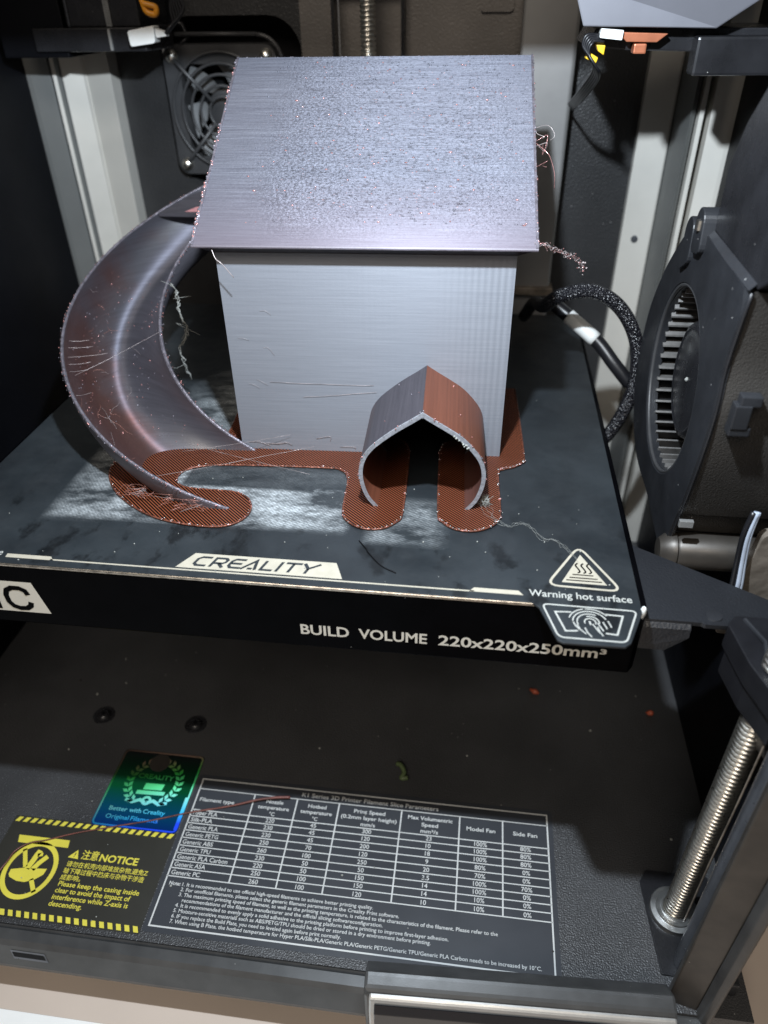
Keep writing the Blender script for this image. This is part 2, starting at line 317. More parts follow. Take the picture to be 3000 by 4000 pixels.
# ------------------------------------------------------------------ mesh helpers
class MB:
    def __init__(s): s.v = []; s.f = []; s.m = []
    def add(s, vs, fs, mi=0):
        o = len(s.v); s.v += [tuple(x) for x in vs]; s.f += [tuple(i + o for i in f) for f in fs]; s.m += [mi]*len(fs); return s
    def box(s, x0, x1, y0, y1, z0, z1, mi=0):
        return s.add([(x0,y0,z0),(x1,y0,z0),(x1,y1,z0),(x0,y1,z0),(x0,y0,z1),(x1,y0,z1),(x1,y1,z1),(x0,y1,z1)],
                     [(0,3,2,1),(4,5,6,7),(0,1,5,4),(1,2,6,5),(2,3,7,6),(3,0,4,7)], mi)
    def prism(s, poly, a, b, axis='z', mi=0):
        """polygon swept from a to b along an axis; poly in the two other axes in order"""
        def P(p, h): return {'z': (p[0], p[1], h), 'y': (p[0], h, p[1]), 'x': (h, p[0], p[1])}[axis]
        n = len(poly); vs = [P(p, a) for p in poly] + [P(p, b) for p in poly]
        fs = [tuple(range(n)), tuple(range(2*n-1, n-1, -1))] + [(i, (i+1) % n + 0, (i+1) % n + n, i + n) for i in range(n)]
        return s.add(vs, fs, mi)
    def tube(s, pts, r, n=6, closed=False, mi=0):
        pts = [Vector(p) for p in pts]; m = len(pts); rr = r if isinstance(r, (list, tuple)) else [r]*m
        vs = []; up = None
        for i, p in enumerate(pts):
            d = (pts[(i+1) % m] - pts[i-1]) if closed else (pts[min(i+1, m-1)] - pts[max(i-1, 0)])
            d = d.normalized() if d.length > 1e-9 else Vector((0, 0, 1))
            if up is None: up = d.orthogonal().normalized()
            u = (up - d*up.dot(d)); u = u.normalized() if u.length > 1e-6 else d.orthogonal().normalized(); up = u; w_ = d.cross(u)
            for k in range(n):
                a = 2*math.pi*k/n; vs.append(p + (u*math.cos(a) + w_*math.sin(a))*rr[i])
        fs = []
        for i in range(m if closed else m-1):
            for k in range(n):
                fs.append((i*n+k, i*n+(k+1) % n, ((i+1) % m)*n+(k+1) % n, ((i+1) % m)*n+k))
        if not closed: fs += [tuple(range(n-1, -1, -1)), tuple(range((m-1)*n, m*n))]
        return s.add(vs, fs, mi)
    def lathe(s, prof, c, axis='z', n=32, mi=0, cap0=True):
        """profile of (radius, height) turned round an axis through c"""
        vs = []
        for r, h in prof:
            for k in range(n):
                a = 2*math.pi*k/n; x, y = r*math.cos(a), r*math.sin(a)
                q = {'z': (x, y, h), 'y': (x, h, y), 'x': (h, x, y)}[axis]; vs.append((c[0]+q[0], c[1]+q[1], c[2]+q[2]))
        fs = [(i*n+k, i*n+(k+1) % n, (i+1)*n+(k+1) % n, (i+1)*n+k) for i in range(len(prof)-1) for k in range(n)]
        if prof[0][0] > 1e-6 and cap0: fs.append(tuple(range(n)))
        if prof[-1][0] > 1e-6: fs.append(tuple(range((len(prof)-1)*n, len(prof)*n)))
        return s.add(vs, fs, mi)
    def blob(s, c, r, sx=1, sy=1, sz=1, mi=0):
        n = 6; vs = [(c[0], c[1], c[2]+r*sz)]; fs = []
        for lat in (0.9, 0.0, -0.9):
            for k in range(n):
                a = 2*math.pi*k/n + lat
                q = math.cos(lat)*r*random.uniform(0.8, 1.15); vs.append((c[0]+q*math.cos(a)*sx, c[1]+q*math.sin(a)*sy, c[2]+r*math.sin(lat)*sz))
        vs.append((c[0], c[1], c[2]-r*sz))
        for k in range(n):
            fs.append((0, 1+k, 1+(k+1) % n)); fs.append((3*n+1, 2*n+1+(k+1) % n, 2*n+1+k))
            for l in range(2): fs.append((1+l*n+k, 1+(l+1)*n+k, 1+(l+1)*n+(k+1) % n, 1+l*n+(k+1) % n))
        return s.add(vs, fs, mi)
    def stroke(s, pts, w_, F, closed=False, mi=0):
        """flat ribbon along a 2-D polyline, mitred; F maps (x, y) into space"""
        P = [Vector(p) for p in pts]; n = len(P); vs = []
        for i in range(n):
            a = P[i-1] if (closed or i > 0) else None; b = P[(i+1) % n] if (closed or i < n-1) else None
            d1 = (P[i]-a).normalized() if a is not None else None; d2 = (b-P[i]).normalized() if b is not None else None
            d1 = d1 or d2; d2 = d2 or d1
            n1 = Vector((-d1.y, d1.x)); n2 = Vector((-d2.y, d2.x)); m = (n1+n2)
            m = m.normalized() if m.length > 1e-6 else n1
            k = w_/2/max(0.35, m.dot(n1))
            vs += [F(*(P[i]+m*k)), F(*(P[i]-m*k))]
        fs = [(2*i, 2*i+1, (2*i+3) % (2*n), (2*i+2) % (2*n)) for i in range(n if closed else n-1)]
        return s.add(vs, fs, mi)
    def flat(s, poly, F, mi=0): return s.add([F(*p) for p in poly], [tuple(range(len(poly)))], mi)
    def build(s, name, mats, parent=None, smooth=False, bevel=0, kind=None, label=None, base=None, mesh=None):
        me = bpy.data.meshes.new(name); me.from_pydata(s.v, [], s.f)
        for m_ in (mats if isinstance(mats, (list, tuple)) else [mats]): me.materials.append(m_)
        me.polygons.foreach_set('material_index', s.m); me.update()
        bm = bmesh.new(); bm.from_mesh(me); bmesh.ops.recalc_face_normals(bm, faces=bm.faces[:])
        if bevel:
            ed = [e for e in bm.edges if len(e.link_faces) == 2 and e.calc_face_angle(0) > R(25)]
            bmesh.ops.bevel(bm, geom=ed, offset=bevel, segments=2, affect='EDGES', profile=0.6, clamp_overlap=True)
        bm.to_mesh(me); bm.free()
        if smooth:
            for p in me.polygons: p.use_smooth = True
        o = bpy.data.objects.new(name, me); C.objects.link(o)
        if smooth and smooth != 'all':
            bm = bmesh.new(); bm.from_mesh(me)
            for e in bm.edges:
                if len(e.link_faces) == 2 and e.calc_face_angle(0) > R(40): e.smooth = False
            bm.to_mesh(me); bm.free()
        if parent is not None:
            o.parent = parent
            if parent.get('_shift') is not None or parent.parent is None and parent.type == 'EMPTY' and not parent.get('local'):
                o.location = -parent.location
        if kind: o['kind'] = kind
        if label: o['label'] = label
        return o
def tag(o, label, cat, group=None):
    o['label'] = label; o['category'] = cat
    if group: o['group'] = group
    return o
def thing(name, label, cat, loc=(0,0,0), group=None, rotz=0, local=False):
    o = bpy.data.objects.new(name, None); C.objects.link(o); o.location = loc; o.rotation_euler = (0, 0, rotz)
    o.empty_display_size = 5
    if local: o['local'] = 1
    return tag(o, label, cat, group)
def copy_tree(o, parent=None, off=None):
    c = o.copy(); C.objects.link(c)
    if parent is not None: c.parent = parent
    if off is not None: c.location = Vector(o.location) + Vector(off)
    for ch in list(o.children): copy_tree(ch, c)
    return c
def arc(cx, cy, r, a0, a1, n=12, ry=None):
    return [(cx + r*math.cos(R(a0+(a1-a0)*k/n)), cy + (ry or r)*math.sin(R(a0+(a1-a0)*k/n))) for k in range(n+1)]
def rrect(x0, x1, y0, y1, r, n=5):
    return arc(x1-r, y1-r, r, 0, 90, n) + arc(x0+r, y1-r, r, 90, 180, n) + arc(x0+r, y0+r, r, 180, 270, n) + arc(x1-r, y0+r, r, 270, 360, n)
def rpoly(pts, r, n=4):
    """polygon with rounded corners"""
    out = []; m = len(pts)
    for i in range(m):
        p, a, b = Vector(pts[i]), Vector(pts[i-1]), Vector(pts[(i+1) % m])
        k = r[i] if isinstance(r, (list, tuple)) else r
        k = min(k, (a-p).length*0.45, (b-p).length*0.45)
        s_ = p+(a-p).normalized()*k; e = p+(b-p).normalized()*k
        for j in range(n+1):
            q = j/n; out.append(tuple(s_*(1-q)**2 + p*2*q*(1-q) + e*q*q))
    return out
def smoothline(pts, n=6):
    """Catmull-Rom through the points"""
    P = [Vector(p) for p in pts]; P = [P[0]*2-P[1]] + P + [P[-1]*2-P[-2]]; out = []
    for i in range(1, len(P)-2):
        for k in range(n):
            t = k/n; a, b, c, d = P[i-1], P[i], P[i+1], P[i+2]
            out.append(0.5*((2*b) + (c-a)*t + (2*a-5*b+4*c-d)*t*t + (3*b-a-3*c+d)*t**3))
    return out + [P[-2]]
_dg = None
def text(mb, s, x, y, h, F, w_=None, align='l', bold=0.0, shear=0.0, mi=0, res=3):
    """flat lettering; h = height of a capital, w_ = total width"""
    cu = bpy.data.curves.new('lettering', 'FONT'); cu.body = s; cu.size = 1; cu.resolution_u = res; cu.offset = bold; cu.shear = shear
    o = bpy.data.objects.new('lettering', cu); C.objects.link(o)
    dg = bpy.context.evaluated_depsgraph_get(); me = o.evaluated_get(dg).to_mesh()
    vs = [v.co.copy() for v in me.vertices]; fs = [tuple(p.vertices) for p in me.polygons]
    o.evaluated_get(dg).to_mesh_clear(); bpy.data.objects.remove(o); bpy.data.curves.remove(cu)
    if not vs: return
    x0 = min(v.x for v in vs); x1 = max(v.x for v in vs); k = h/0.70
    kx = (w_/(x1-x0)) if w_ else k
    ox = {'l': x, 'c': x-(x1-x0)*kx/2, 'r': x-(x1-x0)*kx}[align]
    mb.add([F(ox+(v.x-x0)*kx, y+v.y*k) for v in vs], fs, mi)

# ------------------------------------------------------------------ the setting: floor, panels, table
FZ = -140
fl = MB().box(-178, 173, -48, 270, -146, FZ).build('floor', M['floor'], kind='structure')
sc = MB().lathe([(0, 1.6), (2.2, 1.5), (3.2, 0.6), (3.4, 0)], (0, 0, 0), n=14).lathe([(3.4, 0.02), (5.2, 0.3), (5.4, 0)], (0, 0, 0), n=16)
sc.lathe([(0.0, 1.75), (1.1, 1.75), (1.1, 1.2)], (0, 0, 0), n=6, mi=1)
for k, (x, y) in enumerate([(-105.7, 50.7), (-58.9, 50.5)]):
    if k == 0: s0 = sc.build('screw', [M['black_smooth'], M['dark']], fl, smooth=True); o = s0
    else: o = s0.copy(); C.objects.link(o)
    o.parent = fl; o.location = (x, y, FZ)
MB().box(-181, -178, -52, 273, -146, 330).build('wall_left', M['side'], kind='structure')
MB().box(173, 176, -26, 273, -146, 330).build('wall_right', M['side'], kind='structure')
# back panel with the fan opening, the slot of the back screw, pressed ribs
FC = (-76, 96.5)
back = MB()
hole = rrect(-110, -34, 60, 139, 17, 6)
outer = [(-168, -146), (-12, -146), (-12, 330), (-168, 330)]
back.box(-178, -110, 270, 273, -146, 330, 1); back.box(-110, -34, 270, 273, 139, 330, 1); back.box(-110, -34, 270, 273, -146, 60, 1)
back.box(-34, -15, 270, 273, -146, 330); back.box(-15, 18, 276, 279, -146, 330); back.box(18, 90, 270, 273, -146, 330); back.box(90, 173, 270, 273, -146, 330, 1)
for (cx, cz, a0) in ((-51, 122, 0), (-93, 122, 90), (-93, 77, 180), (-51, 77, 270)):
    a = arc(cx, cz, 17, a0, a0+90, 6); c_ = (cx + (17 if a0 in (0, 270) else -17), cz + (17 if a0 < 180 else -17))
    back.prism([c_] + a, 270, 273, 'y', 1)
bk = back.build('wall_back', [M['panel'], M['panel_shaded']], kind='structure')
MB().box(-16.5, -15, 262, 270, -140, 330).box(18, 19.5, 262, 270, -140, 330).box(-15, 18, 268, 270, 149, 151).build('rib', M['black_smooth'], bk)
MB().prism(rpoly([(56, 139), (72, 139), (72, 160), (56, 160)], 2), 268.6, 270, 'y').build('pressed_panel', M['panel'], bk)
MB().tube(smoothline([(66, 268, 150), (65, 266, 158), (66, 266, 163), (67.5, 266, 158), (67, 268, 150), (66, 268, 147)], 5), 0.6, 6).build('cable_clip', M['rod'], bk, smooth='all')
tb = MB().box(-900, 900, -800, 500, -172, -166).build('table', M['table'], kind='structure')
tag(MB().prism([(-400, -330), (36, -330), (36, -67.5), (-106, -67.5), (-400, -67.5)], -166, -165.7).build('paper_sheet', M['paper']), 'plain white paper sheet on the beige table', 'paper')

# ------------------------------------------------------------------ printer base: front lip, slot, corner plate
pb = thing('printer_base_frame', 'dark grey plastic front sill of the printer base, with a small slot', 'frame', (0, -52, -186))
MB().prism([(-47.5, -146), (-47.5, -141.2), (-48.3, -140.2), (-49.2, -141.2), (-50, -139.4), (-53.6, -139.6), (-55.2, -141.0), (-58.2, -149.5), (-58.2, -151.5), (-54, -153), (-48, -153)], -200, 146, 'x').build('sill', M['frame'], pb)
MB().box(-200, 150, -48, 290, -166, -153).build('underside', M['dark'], pb)
sl = MB(); ring = [(-91.5, -53.9), (-92.2, -57.0), (-79.4, -57.0), (-78.8, -53.9)]
def sillF(x, y): # point on the sloping front face of the sill
    t_ = (-55.2-y)/3.0; return (x, -55.2-3.0*t_-0.15, -141.0-8.5*t_)
slot = MB(); q = [(-94.5, -55.9), (-93.5, -56.9), (-80.2, -56.9), (-81.2, -55.9)]
slot.stroke(q, 0.32, sillF, closed=True)
slot.build('slot_rim', M['rod'], pb); MB().flat([(x, y) for x, y in [(-93.9, -56.0), (-93.2, -56.75), (-80.9, -56.75), (-81.7, -56.0)]], sillF).build('slot', M['dark'], pb)
MB().lathe([(0, -166), (9, -166), (10, -155), (0, -153)], (-118, -50, 0), n=24).build('foot', M['dark'], pb, smooth=True)

cp = thing('screw_corner_plate', 'black notched corner plate on the floor under the steel lead screw', 'plate', (155, -15, FZ))
MB().prism(rpoly([(141.5, -3), (144.5, 1.8), (168, 1.8), (168, -40), (149, -36.5), (144.2, -36.5)], 0.6), FZ, -139.0).build('plate', M['corner'], cp, bevel=0.3)
MB().box(150, 168, -41, -31, -139.2, -131).build('ledge', M['black'], cp, bevel=0.8)
MB().lathe([(0, .8), (1.2, .7), (1.4, 0)], (145.6, -14.5, -139.2), n=10).build('screw', M['steel'], cp)

# ------------------------------------------------------------------ lead screws
def leadscrew(name, label, x, y, z0, z1, r, pitch, flange=True):
    ls = thing(name, label, 'lead screw', (x, y, z0))
    n = 14; turns = int((z1-z0)/pitch); b = MB(); vs = []; per = 6
    prof = [0.0, 0.75, 1.0, 1.0, 0.75, 0.0]
    rows = turns*per
    for i in range(rows+1):
        for k in range(20):
            a = 2*math.pi*k/20; ph = (i/per - k/20) % 1.0
            rr = r - 1.0*(0.5+0.5*math.cos(2*math.pi*ph))**2.2
            vs.append((x+rr*math.cos(a), y+rr*math.sin(a), z0+i*pitch/per))
    b.add(vs, [(i*20+k, i*20+(k+1) % 20, (i+1)*20+(k+1) % 20, (i+1)*20+k) for i in range(rows) for k in range(20)])
    b.build('thread', M['steel'], ls, smooth='all')
    if flange:
        MB().lathe([(5.2, 2.4), (5.3, 3.0), (6.9, 3.0), (7.0, 2.2), (8.8, 1.9), (9.2, 1.2), (9.2, 0)], (x, y, -139.2), n=40).build('flange', M['steel_dull'], ls, smooth=True)
        MB().lathe([(4.6, 2.0), (4.7, 3.6), (5.4, 3.6), (5.4, 2.0)], (x, y, -139.2), n=30).build('collar', M['steel_dull'], ls, smooth=True)
    return ls
leadscrew('lead_screw', 'bright steel lead screw rising from the front right corner plate', 152.5, -13.5, -138.5, 10, 4.3, 2.0)
leadscrew('lead_screw', 'rear lead screw standing behind the roof ridge, against the back panel', 2.2, 258, -138, 200, 3.9, 2.0, False)
tag(MB().tube([(153.2, -31.5, -138.8), (153.2, -31.5, 150)], 4.1, 20).build('smooth_rod', M['rod'], smooth=True), 'dark smooth guide rod standing inside the right door post', 'rod')
# braided wire hanging beside the rod
tag(MB().tube(smoothline([(151.3, -24.0, -125), (151.7, -23.0, -90), (152, -23, -50), (152, -23, 10)], 10), 0.35, 6).build('thin_wire', M['tape'], smooth='all'), 'thin twisted wire running up beside the guide rod', 'wire')

# ------------------------------------------------------------------ door post, display
dp = thing('door_post', 'brown black plastic door post at the front right corner', 'door post', (155, -47, -140))
MB().prism([(144.6, -42.5), (144.6, -44.3), (154.6, -46.6), (158, -46.6), (172, -28), (172, -20), (150, -37)], -146, 230).build('inner_face', M['post'], dp, bevel=0.5)
MB().prism([(153.8, -46.8), (155.2, -49.6), (157.0, -50.6), (158.4, -49.6), (176, -26.5), (173, -26.5), (157.8, -46.8)], -151, 230).build('outer_face', M['frame'], dp, bevel=0.6)
MB().prism([(146, -47.5), (146, -58.2), (154, -56.2), (157.2, -50.4), (156, -47.5)], -153, -141.5).build('corner', M['frame'], dp, bevel=1.2)
ds = thing('control_display', 'touch display with a silver framed dark screen, tilted at the front of the base', 'display', (90, -65, -150))
def DF(x, y, z): # display frame: origin at the top back left corner, turned slightly
    a = R(2.7); return (40.6 + x*math.cos(a) - y*math.sin(a), -56.5 + x*math.sin(a) + y*math.cos(a), -119 + z)
def dbox(x0, x1, prof, inset=0):
    b = MB(); n = len(prof); b.add([DF(x0, y, z) for y, z in prof] + [DF(x1, y, z) for y, z in prof],
          [tuple(range(n)), tuple(range(2*n-1, n-1, -1))] + [(i, (i+1) % n, (i+1) % n+n, i+n) for i in range(n)]); return b
dbox(0, 101.5, [(0, 0), (-4.6, -1.2), (-6.2, -2.8), (-6.2, -60), (6, -60), (6, -6)]).build('housing', M['frame'], ds, bevel=1.1)
dbox(1.8, 101.2, [(-5.6, -2.2), (-7.3, -3.2), (-9.2, -8), (-10.5, -60), (-6, -60)]).build('bezel', M['bezel'], ds, bevel=0.7)
dbox(3.6, 99, [(-8.1, -4.3), (-9.9, -7.6), (-12.0, -60), (-8, -60)]).build('screen', M['screen'], ds, bevel=0.3)

# ------------------------------------------------------------------ floor stickers
def FL(z): return lambda x, y: (x, y, z)
p1 = thing('parameter_sticker', 'large dark sticker with a white ruled table of filament settings', 'sticker', (30, -10, FZ))
MB().prism(rpoly([(-47.5, -44.6), (109, -44.6), (109, 24), (-47.5, 24)], 1.5), FZ, FZ+0.08).build('film', M['sticker'], p1)
F1 = FL(FZ+0.14); F2 = FL(FZ+0.18); g = MB()
X0, X1, Y0, Y1 = -45.3, 106.7, -42.2, 21.8; LW = 0.42
g.stroke([(X0, Y0), (X1, Y0), (X1, Y1), (X0, Y1)], 0.6, F1, closed=True)
rows = [16.9, 6.7, 3.7, 0.45, -2.9, -6.3, -9.7, -13.0, -16.2, -19.4, -22.8]
cols = [-19.9, -0.8, 17.8, 45.1, 70.0, 88.1]
for y in rows: g.stroke([(X0, y), (X1, y)], LW, F1)
for x in cols: g.stroke([(x, rows[-1]), (x, rows[0])], LW+0.15, F2)
g.build('ruling', M['ink'], p1)
tx = MB()
text(tx, 'K1 Series 3D Printer Filament Slice Parameters', 30.7, 18.3, 1.95, F1, 60, 'c', 0.012)
text(tx, 'Filament type', -43.5, 11.0, 1.7, F1, 15.5, bold=0.01)
def cc(i): e = [X0] + cols + [X1]; return (e[i]+e[i+1])/2
for s, i, y, w_ in [('Nozzle', 1, 13.4, 7.5), ('temperature', 1, 10.6, 13.8), ('°C', 1, 7.6, 2.4), ('Hotbed', 2, 13.4, 8), ('temperature', 2, 10.6, 13.8), ('°C', 2, 7.6, 2.4),
                    ('Print Speed', 3, 13.4, 13.5), ('(0.2mm layer height)', 3, 10.5, 24), ('mm/s', 3, 7.6, 6.2),
                    ('Max Volumentric', 4, 13.4, 19), ('Speed', 4, 10.5, 7), ('mm³/s', 4, 7.6, 7.4), ('Model Fan', 5, 11.0, 12), ('Side Fan', 6, 11.0, 10)]:
    text(tx, s, cc(i), y, 1.7, F1, w_, 'c', 0.014)
rowsT = [('Hyper PLA', '220', '45', '300', '23', '100%', '80%'), ('Silk-PLA', '230', '45', '120', '10', '100%', '80%'), ('Generic PLA', '230', '45', '200', '18', '100%', '80%'),
         ('Generic PETG', '250', '70', '120', '9', '80%', '0%'), ('Generic ABS', '260', '100', '250', '20', '70%', '0%'), ('Generic TPU', '230', '50', '50', '3.5', '100%', '70%'),
         ('Generic PLA Carbon', '220', '50', '150', '14', '100%', '0%'), ('Generic ASA', '250', '100', '150', '14', '10%', '0%'), ('Generic PC', '260', '100', '120', '10', '10%', '0%')]
for r_, row in enumerate(rowsT):
    yb = rows[r_+2] + 0.75
    text(tx, row[0], -44.2, yb, 1.85, F1, len(row[0])*1.18, bold=0.008)
    for i, s in enumerate(row[1:]): text(tx, s, cc(i+1), yb, 1.85, F1, None, 'c', 0.008)
notes = [('1. It is recommended to use official high-speed filaments to achieve better printing quality.', 76.5), ('2. For unofficial filaments, please select the generic filament parameters in the Creality Print software.', 86.8),
         ('3. The maximum printing speed of filament, as well as the printing temperature, is related to the characteristics of the filament. Please refer to the', 124.2),
         ('    recommendations of the filament manufacturer and the official slicing softwareconfiguration.', 81.0),
         ('4. It is recommended to evenly apply a solid adhesive to the printing platform before printing to improve first-layer adhesion.', 106.0),
         ('5. Moisture-sensitive materials such as ABS/PETG/TPU should be dried or stored in a dry environment before printing.', 99.5),
         ('6. IF you replace the Build Plate, you need to leveled again before print normally.', 66.0),
         ('7. When using B Plate, the hotbed temperature for Hyper PLA/Silk-PLA/Generic PLA/Generic PETG/Generic TPU/Generic PLA Carbon needs to be increased by 10°C.', 140.0)]
text(tx, 'Note:', -43.4, -26.2, 1.45, F1, 4.6, bold=0.02)
for k, (s, w_) in enumerate(notes): text(tx, s.strip(), -38.0 + (2 if s[0] == ' ' else 0), -26.2 - k*2.03, 1.42, F1, w_ - (2 if s[0] == ' ' else 0), bold=0.008, res=2)
tx.build('lettering', M['ink'], p1)

p2 = thing('notice_sticker', 'dark notice sticker with yellow hazard stripes, a crushed hand sign and lettering', 'sticker', (-80, -25, FZ))
MB().prism([(-120, -46), (-47.9, -46), (-47.9, -4.9), (-120, -4.9)], FZ, FZ+0.06).build('film', M['notice'], p2)
F3 = FL(FZ+0.11); st = MB()
for k in range(21):
    x = -119.3 + k*3.38
    if x < -51:
        MB().flat([(x, -7.6), (x+1.9, -7.6), (x+3.0, -5.5), (x+1.1, -5.5)], F3).build('hazard_stripe', M['yellow'], p2)
        MB().flat([(x+1.5, -45.4), (x+3.4, -45.4), (x+2.3, -43.2), (x+0.4, -43.2)], F3).build('hazard_stripe', M['yellow'], p2)
ic = MB(); ic.flat([(-112.9, -16.6), (-90.8, -16.6), (-91.5, -13.4), (-114, -13.4)], F3)
cx, cy, rr = -101.9, -27.3, 10.0
ic.stroke(arc(cx, cy, rr, 0, 360, 40, 11.0)[:-1], 1.9, F3, closed=True)
ic.stroke([(cx-6.4, cy+8.2), (cx-2.4, cy+1.0)], 1.7, F3); ic.stroke([(cx+2.6, cy-3.5), (cx+6.3, cy-8.4)], 1.7, F3)
ic.flat([(cx-7.7, cy-0.6), (cx-3.2, cy+0.4), (cx+0.0, cy+0.6), (cx+6.9, cy+1.2), (cx+6.6, cy-1.2), (cx+4.2, cy-3.4), (cx+0.5, cy-5.0), (cx-3.0, cy-4.9), (cx-6.6, cy-3.7), (cx-7.6, cy-2.6)], F3)
ic.stroke([(cx-1.4, cy+0.3), (cx-0.6, cy+3.4), (cx-0.2, cy+6.3), (cx+0.4, cy+8.3)], 2.3, F3); ic.stroke([(cx+1.0, cy+0.2), (cx+2.4, cy+3.1), (cx+4.6, cy+6.2)], 2.1, F3)
ic.stroke([(cx+0.2, cy+6.2), (cx+2.2, cy+6.9)], 1.5, F3)
ic.build('crushed_hand_sign', M['yellow'], p2)
yt = MB(); yt.flat([(-89.0, -20.4), (-84.4, -20.7), (-86.0, -16.9)], F3)
text(yt, '注意', -83.5, -20.2, 3.0, F3, 7.2, bold=0.012); text(yt, 'NOTICE', -75.6, -20.4, 2.9, F3, 16.4, bold=0.028)
text(yt, '请勿在机壳内部堆放杂物,避免Z', -88.0, -23.9, 1.75, F3, 34.5, bold=0.008)
text(yt, '轴下降过程中热床与杂物干涉造', -88.0, -26.7, 1.75, F3, 34.0, bold=0.008)
text(yt, '成影响。', -88.0, -29.4, 1.75, F3, 8.6, bold=0.008)
for k, (s, w_) in enumerate([('Please keep the casing inside', 33.7), ('clear to avoid the impact of', 31.0), ('interference while Z-axis is', 31.2), ('descending.', 13.6)]):
    text(yt, s, -87.4, -32.0 - k*2.62, 1.95, F3, w_, bold=0.012)
yt.build('lettering', M['yellow'], p2)
ex = MB(); ex.stroke([(-86.25, -18.2), (-86.45, -19.4)], 0.4, FL(FZ+0.16)); ex.stroke([(-86.5, -19.7), (-86.55, -20.0)], 0.4, FL(FZ+0.16)); ex.build('exclamation_mark', M['notice'], p2)

p3 = thing('hologram_sticker', 'rainbow hologram sticker, green and blue sheen painted in, with a laurel wreath', 'sticker', (-68, 14, FZ))
HX0, HX1, HY0, HY1 = -86.6, -48.2, -5.3, 33.2
MB().prism(rpoly([(HX0, HY0), (HX1, HY0), (HX1, HY1), (HX0, HY1)], 2.2), FZ, FZ+0.10).build('film', M['holod'], p3)
F4 = FL(FZ+0.15); hb = MB()
hb.stroke(rpoly([(HX0+0.6, HY0+0.6), (HX1-0.6, HY0+0.6), (HX1-0.6, HY1-0.6), (HX0+0.6, HY1-0.6)], 2), 0.7, F4, closed=True)
hb.build('foil_border', M['holo'], p3)
MB().stroke([(HX1-1.3, HY0+1.6), (HX1-1.3, HY0+17)], 1.1, FL(FZ+0.2)).build('painted_flare', M['holo'], p3)  # bright flare by the right edge, painted as a foil strip
wr = MB(); wcx, wcy = -66.8, 17.2
for sgn in (-1, 1):
    for k in range(10):
        a = R(-60 + k*14.5); x = wcx + sgn*(11.3*math.cos(a)); y = wcy + 11.0*math.sin(a)
        for q in (-1, 1):
            d = a + R(90) + q*R(38); dx, dy = sgn*math.cos(d), math.sin(d); L_ = 3.3; nx, ny = -dy, dx
            wr.flat([(x, y), (x+dx*L_*0.5+nx*0.85, y+dy*L_*0.5+ny*0.85), (x+dx*L_, y+dy*L_), (x+dx*L_*0.5-nx*0.85, y+dy*L_*0.5-ny*0.85)], F4)
    wr.stroke([(wcx, wcy-10.2), (wcx+sgn*3, wcy-8.8), (wcx+sgn*6, wcy-10.2), (wcx+sgn*9.5, wcy-9.2)], 1.5, F4)
wr.stroke(arc(wcx, wcy-9.0, 1.7, 0, 360, 14)[:-1], 1.1, FL(FZ+0.2), closed=True)
wr.build('laurel_wreath', M['holo'], p3)
for s_, x_, y_, h_t, w_t, al_ in (('CREALITY', wcx, 19.0, 2.3, 16.5, 'c'), ('Better', -81.5, 2.2, 2.0, 8.2, 'l'), ('with', -72.4, 2.2, 2.0, 5.4, 'l'), ('Creality', -66.1, 2.2, 2.0, 9.8, 'l'), ('Original', -81.5, -1.6, 2.0, 10.4, 'l'), ('Filaments', -70.2, -1.6, 2.0, 12.2, 'l')):
    hs = MB(); text(hs, s_, x_, y_, h_t, F4, w_t, al_, 0.012); hs.build('foil_word', M['holo'], p3)
for q_ in ([(-70.5, 13.5), (-62, 13.8), (-61.5, 16.9), (-70.2, 16.7)], [(-73, 11.0), (-60.2, 11.4), (-60, 13.2), (-72.8, 12.9)]):
    MB().flat(q_, F4).build('foil_bar', M['holo'], p3)
MB().prism(arc(-68, 27.5, 4.6, 0, 360, 28)[:-1], FZ+0.1, FZ+0.16).build('foil_disc', M['motor'], p3)

# ------------------------------------------------------------------ heated bed
bed = thing('heated_bed', 'glossy black heated bed carriage with white lettering on its front face', 'printer bed', (0, 120, -27))
MB().prism([(-120, 0.3), (117.6, 0.3), (119.6, 3), (119.6, 236), (-120, 236)], -26.4, -1.3).build('body', M['bed'], bed, bevel=0.5)
MB().box(-118, 117.4, 0.2, 237, -1.25, -0.75).build('magnet_sheet', M['steel_edge'], bed)
FY = lambda x, z: (x, 0.2, z)
fp = MB(); fp.flat([(-112, -7.8), (-75.4, -7.8), (-72.0, -21.2), (-112, -21.3)], FY); fp.build('badge', M['white_print'], bed)
fc = MB(); FYb = lambda x, z: (x, 0.12, z)
fc.stroke(rpoly([(-77.3, -13.0), (-77.9, -11.0), (-84.4, -10.8), (-86.0, -19.6), (-77.6, -19.6), (-76.9, -17.0)][::1], 0)[2:-2] if False else [( -78.0, -13.4), (-78.6, -11.6), (-80.4, -10.6), (-83.2, -10.6), (-85.2, -11.8), (-86.0, -14.0), (-85.8, -17.0), (-84.6, -18.8), (-82.4, -19.6), (-80.0, -19.4), (-78.4, -18.2), (-77.9, -16.6)], 1.9, FYb)
fc.flat([(-91.6, -10.0), (-89.2, -10.0), (-89.2, -20.4), (-91.6, -20.4)], FYb)
text(fc, 'K', -103, -20.4, 10.4, FYb, 9, bold=0.03)
fc.build('badge_lettering', M['bed'], bed)
bl = MB()
for s, x, w_ in [('BUILD', 14.0, 15.8), ('VOLUME', 32.9, 21.9), ('220x220x250mm', 58.4, 49.2)]: bl = MB(); text(bl, s, x, -20.7, 4.2, FY, w_, bold=0.02); bl.build('word', M['white_print'], bed)
bl = MB()
text(bl, '3', 108.1, -18.9, 2.0, FY, 2.0, bold=0.04)
bl.build('digit', M['white_print'], bed)
